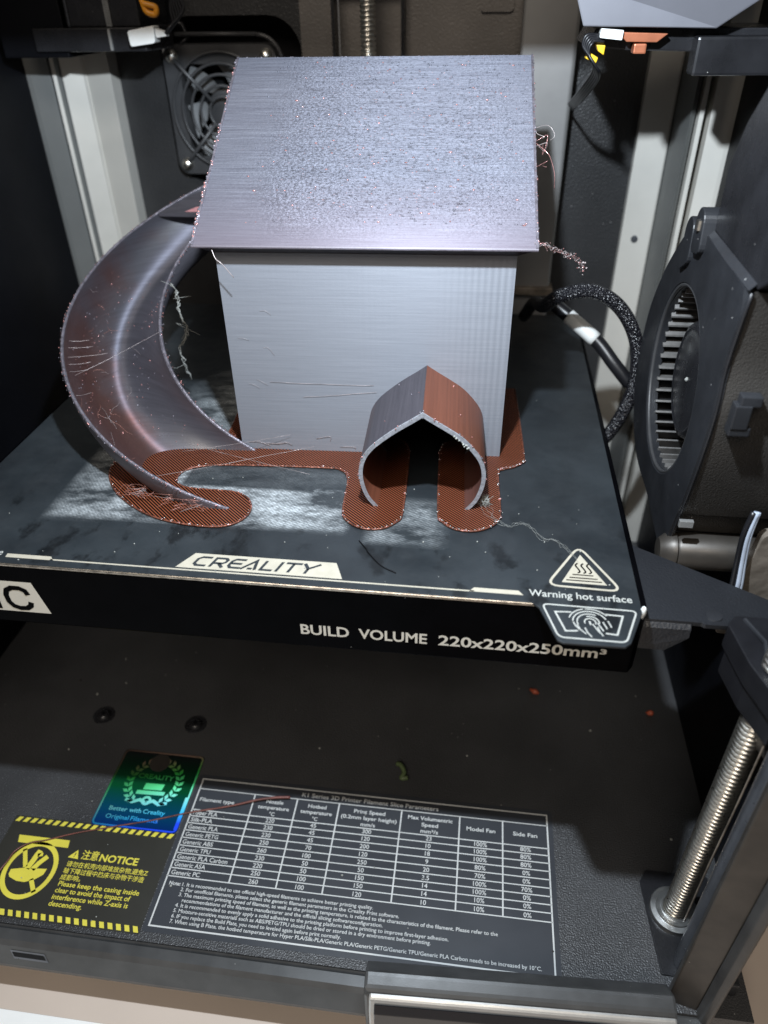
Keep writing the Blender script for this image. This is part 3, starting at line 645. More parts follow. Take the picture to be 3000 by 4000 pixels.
# right arm that carries the bed on the screw
am = MB().prism(rpoly([(119.8, 6.2), (137.5, 6.2), (138, 5.5), (150, 5.5), (168, 8), (168, 14), (119.8, 44)], 0.4), -9.8, -8.2)
am.build('arm', M['arm'], bed, bevel=0.2)
MB().add([(119.8, 6.4, -9.0), (134.4, 6.4, -9.0), (134.4, 5.0, -10.6), (119.8, 5.0, -10.6), (134.3, 4.6, -13.5), (128.0, 4.6, -19.5), (119.8, 4.6, -19.2), (119.8, 5.8, -19.2), (128, 5.8, -19.5), (134.3, 5.8, -13.5), (134.4, 6.4, -10.6), (119.8, 6.4, -10.6)],
         [(0, 1, 2, 3), (3, 2, 4, 5, 6), (7, 8, 9, 10, 11), (6, 5, 8, 7), (5, 4, 9, 8), (4, 2, 10, 9), (1, 10, 2), (0, 3, 6, 7, 11)]).build('arm_flange', M['arm'], bed, smooth=False)
nb = MB()
nb.prism(rpoly([(143.5, 3.5), (146.5, 7.5), (171, 7.5), (171, -27), (150, -27), (145.5, -12)], 1.0), -14, -5.5)
nb.build('nut_housing', M['corner'], bed, bevel=0.5)
MB().prism([(144.5, 2), (147, 5), (170, 5), (170, -25), (151, -25), (146.5, -12)], -24, -14).build('nut_block', M['corner'], bed, bevel=0.6)
MB().add([(148, 0, -24), (168, 0, -24), (168, -24, -24), (151, -24, -24), (153, -10, -38), (166, -10, -40), (166, -22, -44), (154.5, -22, -34)],
         [(0, 1, 2, 3), (7, 6, 5, 4), (0, 4, 5, 1), (1, 5, 6, 2), (2, 6, 7, 3), (3, 7, 4, 0)]).build('nut_skirt', M['corner'], bed, bevel=0.8)
MB().lathe([(3.2, -14), (6.2, -13.8), (7.2, -6), (7.0, -3.5), (5.2, -3.2), (5.0, -5)], (161, -10, 0), n=28).build('nut_boss', M['black'], bed, smooth=True)
MB().tube([(149, 6.0, -5.6), (152, -4, -4.8), (150, -14, -5.2)], 0.8, 8).build('rib', M['black'], bed, smooth=True)
MB().lathe([(0, 0.5), (2.4, 0.4), (2.6, 0)], (141.5, 9.5, -8.2), n=16).build('bolt', M['black'], bed, smooth=True)

# ------------------------------------------------------------------ build plate (removable steel sheet)
pl = thing('build_plate', 'dark spring steel print sheet with front tabs and cream printed markings', 'build plate', (0, 118, 0))
tabR = [(79.8, 0.4), (85.6, 0.4), (87.6, -1.4), (92.2, -14.4), (93.8, -15.3), (110.6, -15.1), (112.4, -13.4), (117.3, -0.6)]
outl = tabR + [(117.5, 234), (113, 238.3), (-113, 238.3), (-117.5, 234), (-117.3, -0.6), (-112.4, -13.4), (-110.6, -15.1), (-93.8, -15.3), (-92.2, -14.4), (-87.6, -1.4), (-85.6, 0.4), (-79.8, 0.4)]
MB().prism(outl, -0.72, 0).build('sheet', M['plate'], pl, bevel=0.12)
eg = MB(); eg.tube([(-84, 0.28, -0.38), (86, 0.28, -0.38)], 0.22, 6); eg.tube([(117.3, 2, -0.36), (117.3, 233, -0.36)], 0.12, 6); eg.build('bare_edge', M['steel_edge'], pl)
Fp = FL(0.03); Fq = FL(0.05)
pr = MB()
pr.flat([(-26.2, 4.5), (27.7, 4.5), (24.6, 12.0), (-22.0, 12.0)], Fp)
pr.flat([(-83.4, 3.2), (-66.9, 3.2), (-68.4, 5.0), (-83.6, 5.0)], Fp); pr.stroke([(-68, 3.5), (68.5, 3.5)], 0.6, Fp)
pr.flat([(66.9, 3.3), (83.2, 3.3), (81.8, 5.2), (68.4, 5.2)], Fp)
pr.stroke(rpoly([(101.6, 29.2), (90.3, 8.9), (112.8, 8.2)], 4.0, 5), 0.8, Fp, closed=True)
pr.flat([(101.7, 24.8), (95.0, 10.7), (108.6, 10.5)], Fp)
pr.build('cream_marking', M['gold'], pl)
# logo letters, cut out of the cream bar in plate colour
lg = MB(); LX, LY, LH = -21.6, 5.7, 4.9
def LF(x, y): return Fq(LX + x + y*0.32, LY + y)
def ls(pts): lg.stroke(pts, 0.98, LF)
wL = 4.6; h = LH
x = 0; ls([(x+wL, 0.4), (x+1.4, 0.4), (x+0.4, 1.3), (x+0.4, h-1.3), (x+1.4, h-0.4), (x+wL, h-0.4)])
x = 5.7; ls([(x+0.4, 0), (x+0.4, h-0.4), (x+3.6, h-0.4), (x+4.4, h-1.2), (x+4.2, h-2.3), (x+3.4, h-2.9), (x+0.9, h-2.9)]); ls([(x+2.3, h-2.9), (x+4.5, 0)])
x = 11.3; ls([(x+wL, 0.4), (x+1.3, 0.4), (x+0.4, 1.4), (x+0.4, h-1.4), (x+1.3, h-0.4), (x+wL, h-0.4)]); ls([(x+0.6, h/2), (x+wL-0.4, h/2)])
x = 16.2; ls([(x+0.0, 0), (x+3.1, h-0.3), (x+4.6, 0)]); ls([(x+2.0, 0.5), (x+3.6, 0.5)])
x = 22.1; ls([(x+0.4, h), (x+0.4, 0.4), (x+4.2, 0.4)])
x = 27.3; ls([(x+0.4, h), (x+0.4, 0)])
x = 29.0; ls([(x, h-0.4), (x+5.2, h-0.4)]); ls([(x+2.6, h-0.4), (x+2.6, 0)])
x = 34.6; ls([(x+0.2, h), (x+2.4, h/2), (x+5.4, h)]); ls([(x+2.4, h/2), (x+2.4, 0)])
lg.build('logo_lettering', M['plate_ink'], pl); lg = MB()
# heat symbol bars and waves
for (xa, xb, yy) in ((98.5, 104.9, 14.7), (97.5, 106.0, 13.2), (96.4, 107.2, 11.9)): lg.stroke([(xa, yy), (xb, yy-0.12)], 0.5, Fq)
for k in range(3):
    x = 100.0 + k*1.75; lg.stroke(smoothline([(x+0.5, 20.4, 0), (x-0.2, 19.2, 0), (x+0.6, 17.4, 0), (x+0.9, 16.2, 0), (x+0.2, 15.5, 0)], 4) and [(p[0], p[1]) for p in smoothline([(x+0.5, 20.4, 0), (x-0.2, 19.2, 0), (x+0.6, 17.4, 0), (x+0.9, 16.2, 0), (x+0.2, 15.5, 0)], 4)], 0.55, Fq)
lg.build('heat_symbol', M['bed'], pl)
pw = MB(); text(pw, 'Warning hot surface', 84.9, 3.4, 2.9, Fp, 30.2, bold=0.008)
pw.build('warning_words', M['pale'], pl); pw = MB()
text(pw, 'Warning hot surface', -115.5, 4.0, 2.9, Fp, 30.2, bold=0.008); pw.build('warning_words', M['pale'], pl); pw = MB()
pw.stroke(rpoly([(88.6, 0.2), (115.8, -0.1), (111.2, -13.3), (92.6, -13.2)], 1.8, 4), 0.5, Fp, closed=True)
pw.stroke([(96.9, -2.5), (92.2, -2.8), (94.7, -10.5), (98.1, -10.1)], 0.5, Fp); pw.stroke([(106.4, -2.5), (111.5, -2.7), (109.0, -10.6), (105.8, -10.3)], 0.5, Fp)
fx, fy = 101.9, -6.3
for r_, a0, a1, ry in ((6.0, 35, 100, 5.6), (6.0, 105, 165, 5.6), (4.9, 20, 185, 4.6), (3.7, 60, 200, 3.5), (2.6, -5, 110, 2.5), (1.6, -20, 200, 1.6)):
    pw.stroke(arc(fx, fy, r_, a0, a1, 12, ry), 0.36, Fp)
for (xa, ya, dx) in ((-4.9, 0.2, 1.3), (-3.8, -1.2, 1.6), (-1.7, -2.3, 1.2), (1.9, -1.6, 0.9)):
    pw.stroke([(fx+xa, fy+ya), (fx+xa+dx*0.5, fy+ya-2.0), (fx+xa+dx*1.4, fy+ya-3.6)], 0.36, Fp)
for k in (0, 1.3, 2.6, 3.9): pw.stroke([(fx+0.6+k*1.15, fy-0.6+k*0.45), (fx+1.5+k*1.1, fy-2.4+k*0.3), (fx+2.4+k*0.8, fy-4.2+k*0.75)], 0.36, Fp)
pw.stroke([(fx-0.2, fy+0.5), (fx+0.1, fy-1.0)], 0.5, Fp)
pw.build('fingerprint_symbol', M['pale'], pl)
# dried glue on the sheet
gm = MB(); gx0, gx1, gy0, gy1, nx, ny = -92, 60, 22, 150, 76, 64
vs = [(gx0+(gx1-gx0)*i/nx, gy0+(gy1-gy0)*j/ny, 0.02) for j in range(ny+1) for i in range(nx+1)]
gm.add(vs, [(j*(nx+1)+i, j*(nx+1)+i+1, (j+1)*(nx+1)+i+1, (j+1)*(nx+1)+i) for j in range(ny) for i in range(nx)])
go = gm.build('glue_film', M['glue'], pl)
at = go.data.attributes.new('glue', 'FLOAT', 'POINT')
def rectf(x, y, x0, x1, y0, y1, soft=3.0):
    return max(0, min(1, (x-x0)/soft+0.5, (x1-x)/soft+0.5, (y-y0)/soft+0.5, (y1-y)/soft+0.5))
def gluef(x, y):
    if x > 22 and x < 46 and y < 56: pass
    a = rectf(x, y, -82, 24 , 27.0+0.02*(x+82), 74, 3)*(0.95 - 0.45*max(0, min(1, (-60-x)/20)))
    if -42 < x < 22 and y > 50.5+0.03*(x+40): a *= 0.12                            # wiped patch beside the brim
    b = 0.85*max(0, 1-math.hypot((x+44)/24, (y-115)/42))**0.8
    c = 0.5*rectf(x, y, 33, 56, 25, 48, 6)
    return max(a, b, c)
for i, v in enumerate(go.data.vertices): at.data[i].value = gluef(v.co.x, v.co.y)

# ------------------------------------------------------------------ the printed house
HA = 0.040334
house = thing('printed_house', 'grey and copper 3D printed little house with a curved slide and pointed porch', 'printed model', (-25.2, 78.07, 0), rotz=HA, local=True)
h_ = house
MB().box(0.02, 1.8, 1.8, 158.2, 0.4, 77.3).build('side_wall', M['wall'], h_)
MB().box(99.4, 101.18, 1.8, 158.2, 0.4, 77.3).build('side_wall', M['wall'], h_)
MB().box(0, 101.2, 158.2, 160, 0.4, 77.3).build('back_wall', M['wall'], h_)
ev = MB()
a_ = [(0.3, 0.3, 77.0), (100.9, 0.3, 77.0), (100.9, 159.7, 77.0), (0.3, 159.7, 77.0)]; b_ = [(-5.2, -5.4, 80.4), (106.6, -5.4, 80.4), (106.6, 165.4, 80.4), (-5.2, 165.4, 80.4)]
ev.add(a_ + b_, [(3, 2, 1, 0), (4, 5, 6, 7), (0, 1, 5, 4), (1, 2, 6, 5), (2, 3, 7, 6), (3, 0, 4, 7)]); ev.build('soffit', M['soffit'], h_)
# roof: sloping faces in fine steps, a slightly raised border strip
rf = MB(); ze, zr, ve, vr = 81.2, 128.0, -6.0, 80.0
rf.prism([(ve, 80.3), (ve-0.25, 80.8), (ve, ze), (vr, zr), (2*vr-ve, ze), (2*vr-ve, 80.3)], -5.9, 107.2, 'x')
ro = rf.build('roof', M['roof'], h_)
nrm_ = Vector((0, -(zr-ze), vr-ve)).normalized()
for u in (-5.9, 106.4):
    q = [Vector((u, ve, ze)), Vector((u+0.8, ve, ze)), Vector((u+0.8, vr, zr)), Vector((u, vr, zr))]
    t_ = [p + nrm_*0.35 for p in q]; bd = MB(); bd.add(q + t_, [(0, 1, 2, 3), (7, 6, 5, 4), (0, 4, 5, 1), (1, 5, 6, 2), (2, 6, 7, 3), (3, 7, 4, 0)])
    bd.build('border', M['rim'], ro)
def onroof(u, s_, lift=0.2): return Vector((u, ve+(vr-ve)*s_, ze+(zr-ze)*s_)) + nrm_*lift
bb = MB()
for k in range(900):
    u = random.uniform(8, 104); s_ = random.uniform(0.10, 0.97)
    if u < 24 and random.random() > (u-4)/22: continue
    bb.blob(onroof(u, s_, 0.05), random.uniform(0.14, 0.34), random.uniform(1, 2.2), 1, 0.8, mi=0 if random.random() < 0.82 else 1)
bb.build('surface_blob', [M['roof'], M['blob']], ro, smooth='all', kind='stuff')
eb = MB()
for k in range(150):
    s_ = random.random()**0.8; eb.blob(onroof(-5.9+random.uniform(-0.5, 0.6), 1-s_ if k % 3 else random.uniform(0.02, 0.28), 0.1), random.uniform(0.2, 0.55), mi=random.random() < 0.5)
for k in range(90): eb.blob(onroof(107.0+random.uniform(-0.3, 0.4), random.random(), 0.1), random.uniform(0.15, 0.4), mi=random.random() < 0.5)
for k in range(60): eb.blob(onroof(random.uniform(-5, 106), 1.0, 0.0), random.uniform(0.12, 0.25), mi=0)
eb.build('edge_blob', [M['rim'], M['blob']], ro, smooth='all', kind='stuff')

# porch: pointed arch tunnel in front of the wall
prf = [(56.4, 0.0), (53.2, 4.5), (51.3, 10.5), (51.1, 15.8), (52.4, 20.6), (55.4, 24.9), (60.2, 29.2), (64.7, 32.6), (68.9, 35.4), (72.5, 38.0), (76.4, 35.4), (81.2, 32.4), (85.8, 29.2), (89.9, 24.9), (92.8, 20.6), (94.1, 15.8), (93.9, 10.5), (92.0, 4.5), (88.8, 0.0)]
def densify(pts, keep=9):
    L1 = [Vector((a, b, 0)) for a, b in pts[:keep+1]]; L2 = [Vector((a, b, 0)) for a, b in pts[keep:]]
    s1 = smoothline(L1, 4); s2 = smoothline(L2, 4); return [(p.x, p.y) for p in s1[:-1] + s2]
prf = densify(prf)
cxm = 72.6
def inset(p, t_=1.4):
    i = prf.index(p); a = Vector(prf[max(0, i-1)]); b = Vector(prf[min(len(prf)-1, i+1)]); d = (b-a).normalized()
    q = Vector(p) + Vector((d.y, -d.x))*t_; q.y = max(q.y, 0.0); return (q.x, q.y)
inn = [inset(p) for p in prf]; mid = prf.index(min(prf, key=lambda p: abs(p[0]-72.5)))
inn[mid] = (72.5, 38.0-2.3)
MB().prism([(0, 0.4)] + [(inn[0][0], 0.4)] + inn[1:-1] + [(inn[-1][0], 0.4), (101.2, 0.4), (101.2, 77.4), (0, 77.4)], 0, 1.8, 'y').build('front_wall', M['wall'], h_)
po = MB(); n = len(prf); v0, v1 = -36.6, 0.0
vs = [(a, v0, b) for a, b in prf] + [(a, v1, b) for a, b in prf] + [(a, v0+0.01, b) for a, b in inn] + [(a, v1, b) for a, b in inn]
fs = [];
for i in range(n-1): fs += [(i, i+1, n+i+1, n+i), (2*n+i, 3*n+i, 3*n+i+1, 2*n+i+1)]
po.add(vs, fs); pobj = po.build('porch', M['porch'], h_, smooth=True)
pe = MB(); pe.add([(a, v0-0.02, b) for a, b in prf] + [(a, v0-0.02, b) for a, b in inn], [(i, n+i, n+i+1, i+1) for i in range(n-1)])
pe.add([(a, v0-0.02, b) for a, b in prf] + [(a, v0+0.3, b) for a, b in [(p[0], p[1]+0.12) for p in prf]], [(i, i+1, n+i+1, n+i) for i in range(n-1)])
pe.build('cut_edge', M['cut'], pobj)
pb2 = MB()
for k in range(60):
    i = random.randrange(n); a, b = prf[i]; pb2.blob((a+random.uniform(-.3, .3), v0+random.uniform(-0.3, 1.2) if random.random() < .8 else random.uniform(v0, v1), b+0.15), random.uniform(0.12, 0.35), mi=random.random() < 0.55)
for k in range(26): pb2.blob((random.uniform(52, 66), random.uniform(-4, 0)-0.2, 0), 0.01)
for k in range(16):  # pale clump hanging under the right arch edge
    i = random.randrange(mid+10, mid+16); a, b = inn[min(i, n-1)]; pb2.blob((a+random.uniform(-.6, .3), v0-0.1+random.uniform(-.4, .5), b+random.uniform(-.5, .5)), random.uniform(0.2, 0.5), mi=2)
pb2.build('edge_blob', [M['rim'], M['blob'], M['wisp']], pobj, smooth='all', kind='stuff')

# slide: half-pipe wound round a helix, cut off by the plate
def slide_part(name, ri, ro_, zoff0, mat, cap=False, s0=0.02, s1=1.12, ns=150, closed_rim=False):
    pass
HC = (5.1, 46.8); E = 1.06; RI, RO, HH = 44.7, 84.0, 88.6; rc = (RI+RO)/2; hw = (RO-RI)/2; DEP = 19.5
def slp(s_, lat, dep):   # lat -1 inner .. 1 outer rim, dep below the rim
    th = math.pi/2 + s_*math.pi; r_ = rc + lat
    return Vector((HC[0]+r_*math.cos(th), HC[1]+E*r_*math.sin(th), HH*(1-s_)+0.4-dep))
def section(off):       # half ellipse, off = inwards offset
    out = []
    for k in range(25):
        a = math.pi*k/24; out.append(((hw-off)*-math.cos(a), (DEP-off)*math.sin(a)))
    return out
def clip(o, co_, no_):
    bm = bmesh.new(); bm.from_mesh(o.data)
    bmesh.ops.bisect_plane(bm, geom=bm.verts[:]+bm.edges[:]+bm.faces[:], plane_co=co_, plane_no=no_, clear_inner=True)
    bm.to_mesh(o.data); bm.free()
sd = MB(); NS = 190; s_in, s_out = section(1.3), section(0)
ring = s_in + s_out[::-1]; rn = len(ring)
vs = [slp(0.015+1.2*i/NS, *p) for i in range(NS+1) for p in ring]
fs = [(i*rn+k, i*rn+(k+1) % rn, (i+1)*rn+(k+1) % rn, (i+1)*rn+k) for i in range(NS) for k in range(rn)]
fi = [f for q, f in enumerate(fs) if q % rn < 24]; fo = [f for q, f in enumerate(fs) if q % rn >= 24]
sd.add(vs, fi); o_n = len(sd.v); sd.f += fo; sd.m += [1]*len(fo); so = sd.build('slide', [M['slide'], M['slide_outside']], h_, smooth=True); clip(so, (0, 0, 0.3), (0, 0, 1))
# the outer wall is printed down to the plate in its last stretch
rm = MB()
for lat in (-hw+0.65, hw-0.65):
    pts = [slp(0.015+s_*0.985/260, lat + random.uniform(-0.06, 0.06), -0.1+random.uniform(-0.10, 0.10)) for s_ in range(261)]
    rm.tube([p for p in pts if p.z > 0.3], 0.6, 6)
rm.build('rim', M['rim'], so, smooth='all')
sb = MB()
for k in range(380):
    s_ = random.uniform(0.2, 0.985); lat = random.choice((-1, 1, 1))*hw + random.uniform(-0.8, 0.5)
    sb.blob(slp(s_, lat, random.uniform(-0.7, 0.2)), random.uniform(0.12, 0.32), mi=random.random() < 0.6)
for k in range(320):
    s_ = random.uniform(0.35, 0.95); lat = random.choice((random.gauss(-0.45, 0.12), random.gauss(0.68, 0.14), random.uniform(-0.9, 0.9)))
    lat = max(-0.95, min(0.95, lat)); dep = (DEP-1.3)*math.sqrt(1-lat*lat)
    p = slp(s_, lat*(hw-1.3), dep-0.1)
    if p.z > 1: sb.blob(p, random.uniform(0.10, 0.32), mi=random.random() < 0.5)
sb.build('edge_blob', [M['rim'], M['blob']], so, smooth='all', kind='stuff')
# little pitched canopy over the start of the slide
ca = MB(); A = Vector((-57.2, 101.8, 65.2)); B = Vector((0.5, 99.5, 65.2)); D = Vector((-39.0, 122, 72.5)); G = Vector((0.5, 122, 72.5)); A2 = Vector((-22, 142.2, 65.2)); B2 = Vector((0.5, 144, 65.2))
dn = Vector((0, 0.6, -1.6))
ca.add([A, B, G, D, A+dn, B+dn, G+dn*1.2, D+dn*1.2, A2, B2, A2+Vector((0, -.6, -1.6)), B2+Vector((0, -.6, -1.6))],
       [(0, 1, 2, 3), (3, 2, 9, 8), (0, 4, 5, 1), (4, 7, 6, 5), (7, 10, 11, 6), (0, 3, 7, 4), (3, 8, 10, 7), (8, 9, 11, 10)])
cn = ca.build('canopy', M['slide'], h_)
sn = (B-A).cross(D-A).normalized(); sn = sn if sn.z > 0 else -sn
MB().add([A.lerp(D, q)*(1-e) + B.lerp(G, q)*e + sn*0.12 for q, e in ((0.06, 0.2), (0.06, 0.7), (0.24, 0.7), (0.24, 0.24))], [(0, 1, 2, 3)]).build('pink_highlight', M['pink'], cn)  # highlight on the lower canopy slope, painted as a thin pink strip

# brim on the sheet
brA = [(110.6, 60), (110.8, 3), (109.6, -3.8), (106.0, -7.4), (102.4, -9.0), (100.2, -13.0), (100.1, -37), (98.6, -43.2), (94.6, -47.2), (89.5, -48.9), (84.0, -47.8), (80.2, -44.2), (78.5, -38.8), (78.2, -4), (78.5, 3), (80.2, 9), (86, 12.3), (91.5, 10.8), (94.2, 6)]
brB = [(51.6, 6), (54, 10.8), (59, 12.3), (64, 9), (65.9, 3), (66.3, -4), (66.3, -38.8), (64.4, -45.4), (59.8, -49.4), (53.6, -49.8), (48.4, -46.6), (45.4, -40.6), (44.9, -24), (44.0, -17.4), (41.0, -13.4), (34, -12.2), (-2, -12.6), (-13.6, -14.6), (-18.6, -18.2), (-19.6, -23.2), (-16.4, -28.2), (-9.3, -29.8), (3.0, -30.6), (9.0, -33.4), (12.3, -38.2), (12.7, -44.2), (10.0, -49.2), (5.0, -51.9), (-3, -52.1), (-13, -50.4), (-22.6, -46.7), (-32.4, -40.0), (-40.2, -32.3), (-45.6, -23.6), (-47.4, -16.4), (-46.2, -9.4), (-42, -4), (-30, 2), (-14, 8), (-9, 12), (-10, 40), (-9.5, 60)]
for brm, extra in ((brA, [(94.6, 1.2), (100.6, 1.2), (100.6, 60)]), (brB, [(0.6, 60), (0.6, 1.2), (51.2, 1.2)])):
    bpts = [(p.x, p.y) for p in smoothline([Vector((a, b, 0)) for a, b in brm], 3)]
    bo = MB().prism(bpts + extra, 0.06, 0.75).build('brim', M['brim'], h_)
    be = MB(); be.tube([(a, b, 0.55) for a, b in bpts], 0.38, 6)
    for k in range(230):
        i = random.randrange(len(bpts)); a, b = bpts[i]
        if b < 10: be.blob((a+random.uniform(-.5, .5), b+random.uniform(-.3, .6), 0.85), random.uniform(0.12, 0.34), mi=1 + (random.random() < 0.5))
    be.build('brim_border', [M['brim_edge'], M['blob'], M['steel_dull']], bo, smooth='all')

# strings and hair of filament on the model
def wig(a, b, sag=1.0, n=10, j=0.5):
    a, b = Vector(a), Vector(b); out = []
    for k in range(n+1):
        t_ = k/n; p = a.lerp(b, t_); p.z -= sag*4*t_*(1-t_); out.append(p + Vector((random.uniform(-j, j), random.uniform(-j, j), random.uniform(-j, j))))
    return out
sg = MB()
def inside(s_, latf, lift=0.3):
    lat = latf*(hw-1.3); return slp(s_, lat, (DEP-1.3)*math.sqrt(max(0, 1-latf*latf))-lift)
for s_, wd in ((0.60, 0.55), (0.62, 0.9), (0.635, 0.5), (0.65, 0.4), (0.70, 0.35), (0.585, 0.45)):    # bridges across the trough
    a = slp(s_, 0.95*(hw-1.3), 3.0); b = slp(s_-0.006, (0.95-wd*0.9)*(hw-1.3), 4.5); sg.tube(wig(a, b, 0.3, 8, 0.05), 0.07, 5)
sg.tube(wig(slp(0.66, hw-4, 3), slp(0.60, -hw+0.6, 0), 0.4, 8, 0.05), 0.06, 5)
for k in range(45):
    s_ = random.uniform(0.45, 0.93); lf = random.uniform(-0.2, 0.97); a = inside(s_, lf); b = inside(min(0.96, s_+random.uniform(-0.03, 0.05)), max(-0.9, min(0.97, lf+random.uniform(-0.3, 0.3))))
    if a.z > 1 and b.z > 1: sg.tube(smoothline(wig(a, b, -0.2, 3, 0.7), 4), 0.045, 4, mi=random.random() < 0.5)
for k in range(20):          # tangle under the outer rim of the lower slide
    s_ = random.uniform(0.84, 0.97); p = slp(s_, hw+random.uniform(0.5, 4), 0); p.z = random.uniform(0.9, 4)
    pts = [p + Vector((random.gauss(0, 2.6), random.gauss(0, 1.4), random.uniform(-0.5, 2.0))) for _ in range(5)]
    for q in pts: q.z = max(0.9, q.z)
    sg.tube(smoothline(pts, 5), 0.045, 4, mi=random.random() < 0.6)
for a, b in (((-30, -26, 2), (30, -6, 6)), ((-22, -8, 3), (20, -1, 8)), ((14, -0.3, 30), (53, -0.3, 29.5)), ((-20, -4, 4), (30, -18, 1)), ((26, -0.3, 24), (54, -0.3, 27))): sg.tube(wig(a, b, 0.2, 10, 0.08), 0.055, 5)
for k in range(5):
    a = Vector((random.uniform(-4, 40), -0.25, random.uniform(2, 9))); sg.tube(smoothline([a, a+Vector((random.uniform(2, 6), -0.2, random.uniform(-1, 1.5))), a+Vector((random.uniform(5, 10), -0.1, random.uniform(-1.5, 1)))], 5), 0.07, 4)
for k in range(5):
    a = Vector((random.uniform(2, 14), -0.2, random.uniform(15, 72))); sg.tube(smoothline([a, a+Vector((2, -.2, random.uniform(-1.5, 1))), a+Vector((4.0, -.1, random.uniform(-3, 0)))], 4), 0.035, 4)
sg.tube(smoothline([(0.5, -5, 80), (2, -6.5, 77), (4.0, -7, 75.5), (7.5, -7, 71)], 5), 0.16, 5)
sg.build('stringing', [M['string'], M['string_pink']], h_, smooth='all', kind='stuff')
ht = MB()                    # hair on the right roof edge
def H(s_, *offs): p = onroof(107.3, s_, 0.2); return [p] + [p + Vector(o_) for o_ in offs]
ht.tube(smoothline(H(0.58, (3, -1, 1), (5, -2, 0.5), (6.5, -3, -2), (5, -3, -3.5)), 5), 0.07, 5)
ht.tube(smoothline(H(0.50, (3, -1, -2), (5, -2, -4), (7, -3, -9), (7.5, -3.5, -14)), 5), 0.12, 5, mi=1)
for k in range(4): ht.tube(smoothline(H(random.uniform(0.38, 0.6), *[(random.uniform(0.5, 4), random.uniform(-2, 1), random.uniform(-4, 2)) for _ in range(3)]), 4), 0.09, 4, mi=k % 2)
pth = smoothline([onroof(107, 0.02, 0.2), onroof(107, 0.02) + Vector((5, 0, -1.5)), onroof(107, 0.02) + Vector((9, 1, -3.5)), onroof(107, 0.02) + Vector((13, 2, -5)), onroof(107, 0.02) + Vector((16, 3, -9))], 8)
for k in range(3): ht.tube([p + Vector((random.gauss(0, 0.5), random.gauss(0, 0.5), random.gauss(0, 0.5))) for p in pth], 0.08, 4, mi=k % 2)
for p in pth[:-6]:
    for q in range(2): ht.blob(p + Vector((random.gauss(0, 0.5), random.gauss(0, 0.5), random.gauss(0, 0.5))), random.uniform(0.06, 0.2), mi=random.random() < 0.6)
for q in range(14): ht.blob(pth[-3] + Vector((random.gauss(0, 0.9), 0, random.gauss(0, 1.1))), random.uniform(0.15, 0.4), mi=random.random() < 0.6)
ht.build('roof_hair', [M['string'], M['blob']], h_, smooth='all', kind='stuff')
wi = MB()                    # pale wisp hanging off the inner rim of the slide
base_ = slp(0.47, -hw, 0)
pts = [base_ + Vector(o_) for o_ in ((4, -4, 3), (6, -5, -3), (5.5, -6, -8), (8, -7, -14), (7.5, -8, -18), (4, -9, -24), (5.5, -10, -30), (7.5, -10, -37))]
for k in range(3): wi.tube([p + Vector((random.gauss(0, .45), random.gauss(0, .3), random.gauss(0, .4))) for p in smoothline(pts, 6)], [random.uniform(0.08, 0.26) for _ in range(43)], 4)
for k in range(5):
    p = random.choice(pts); wi.tube(smoothline([p, p+Vector((random.uniform(-4, 4), -1, random.uniform(-2, 2))), p+Vector((random.uniform(-6, 6), -1, random.uniform(-4, 3)))], 4), 0.09, 4)
wi.build('hanging_wisp', M['wisp'], h_, smooth='all', kind='stuff')
cl = MB()                    # curled clump at the right porch foot, trailing off across the sheet
for k in range(26):
    c_ = Vector((94.5, -33.5, 3.0)); cl.tube(smoothline([c_ + Vector((random.gauss(0, 1.3), random.gauss(0, 1.0), random.gauss(0, 1.4))) for _ in range(4)], 4), 0.08, 4)
tr = [(94, -34, 2), (96, -38, 1.4), (98, -42, 1.0), (102, -45.5, 0.7), (106, -43, 0.4), (110, -45.5, 0.3), (113, -51, 0.3), (117, -52.5, 0.3), (120, -56, 0.3), (123, -60.5, 0.3)]
for k in range(3): cl.tube([p + Vector((random.gauss(0, .12), random.gauss(0, .35), 0.1)) for p in smoothline([Vector(q) + Vector((random.gauss(0, .7), random.gauss(0, .7), 0)) for q in tr], 6)], 0.035, 4)
cl.build('curled_clump', M['wisp'], h_, smooth='all', kind='stuff')

# crumbs scattered on the sheet
cr = MB()
for k in range(70): cr.blob((random.uniform(-115, 114), random.uniform(2, 60) if k % 3 else random.uniform(60, 230), 0.15), random.uniform(0.12, 0.33))
o = cr.build('crumb', M['wisp'], kind='stuff', smooth='all'); tag(o, 'tiny pale filament crumbs strewn over the dark print sheet', 'crumbs')
tag(MB().tube(smoothline([(30, 24, 0.3), (33, 20, 0.3), (34, 18, 0.4), (39, 12, 0.3), (44, 9, 0.3)], 5), 0.22, 5).build('thread', M['dark'], smooth='all'), 'fine dark thread on the sheet in front of the porch', 'thread')

# ------------------------------------------------------------------ corner rails
def rail(sgn, label, secs):  # darker sections are the same aluminium with shade put into the colour
    o = thing('corner_rail', label, 'rail', (sgn*150, 262, -140), 'aluminium corner rails')
    for nm, mt, poly in secs:
        MB().prism([(sgn*a, b) for a, b in poly], -140, 330).build(nm, M[mt], o, bevel=0.25)
    return o
rail(-1, 'pale grey aluminium corner rail at the back left, behind the slide',
    [('inner_face', 'alu', [(134.8, 270), (134.8, 258.5), (149.6, 262), (149.8, 261.2), (151, 261.2), (160.8, 257), (160.8, 270)]),
     ('side_face', 'alu_shaded', [(160.8, 270), (160.8, 262), (161.8, 253.5), (163, 253.5), (163, 270)]),
     ('ridge', 'alu', [(161.9, 253.4), (163.7, 252.6), (163.8, 258), (161.9, 258)]),
     ('outer_face', 'alu_shaded', [(165.4, 270), (165.4, 253.5), (175.4, 252), (178, 252), (178, 270)])])
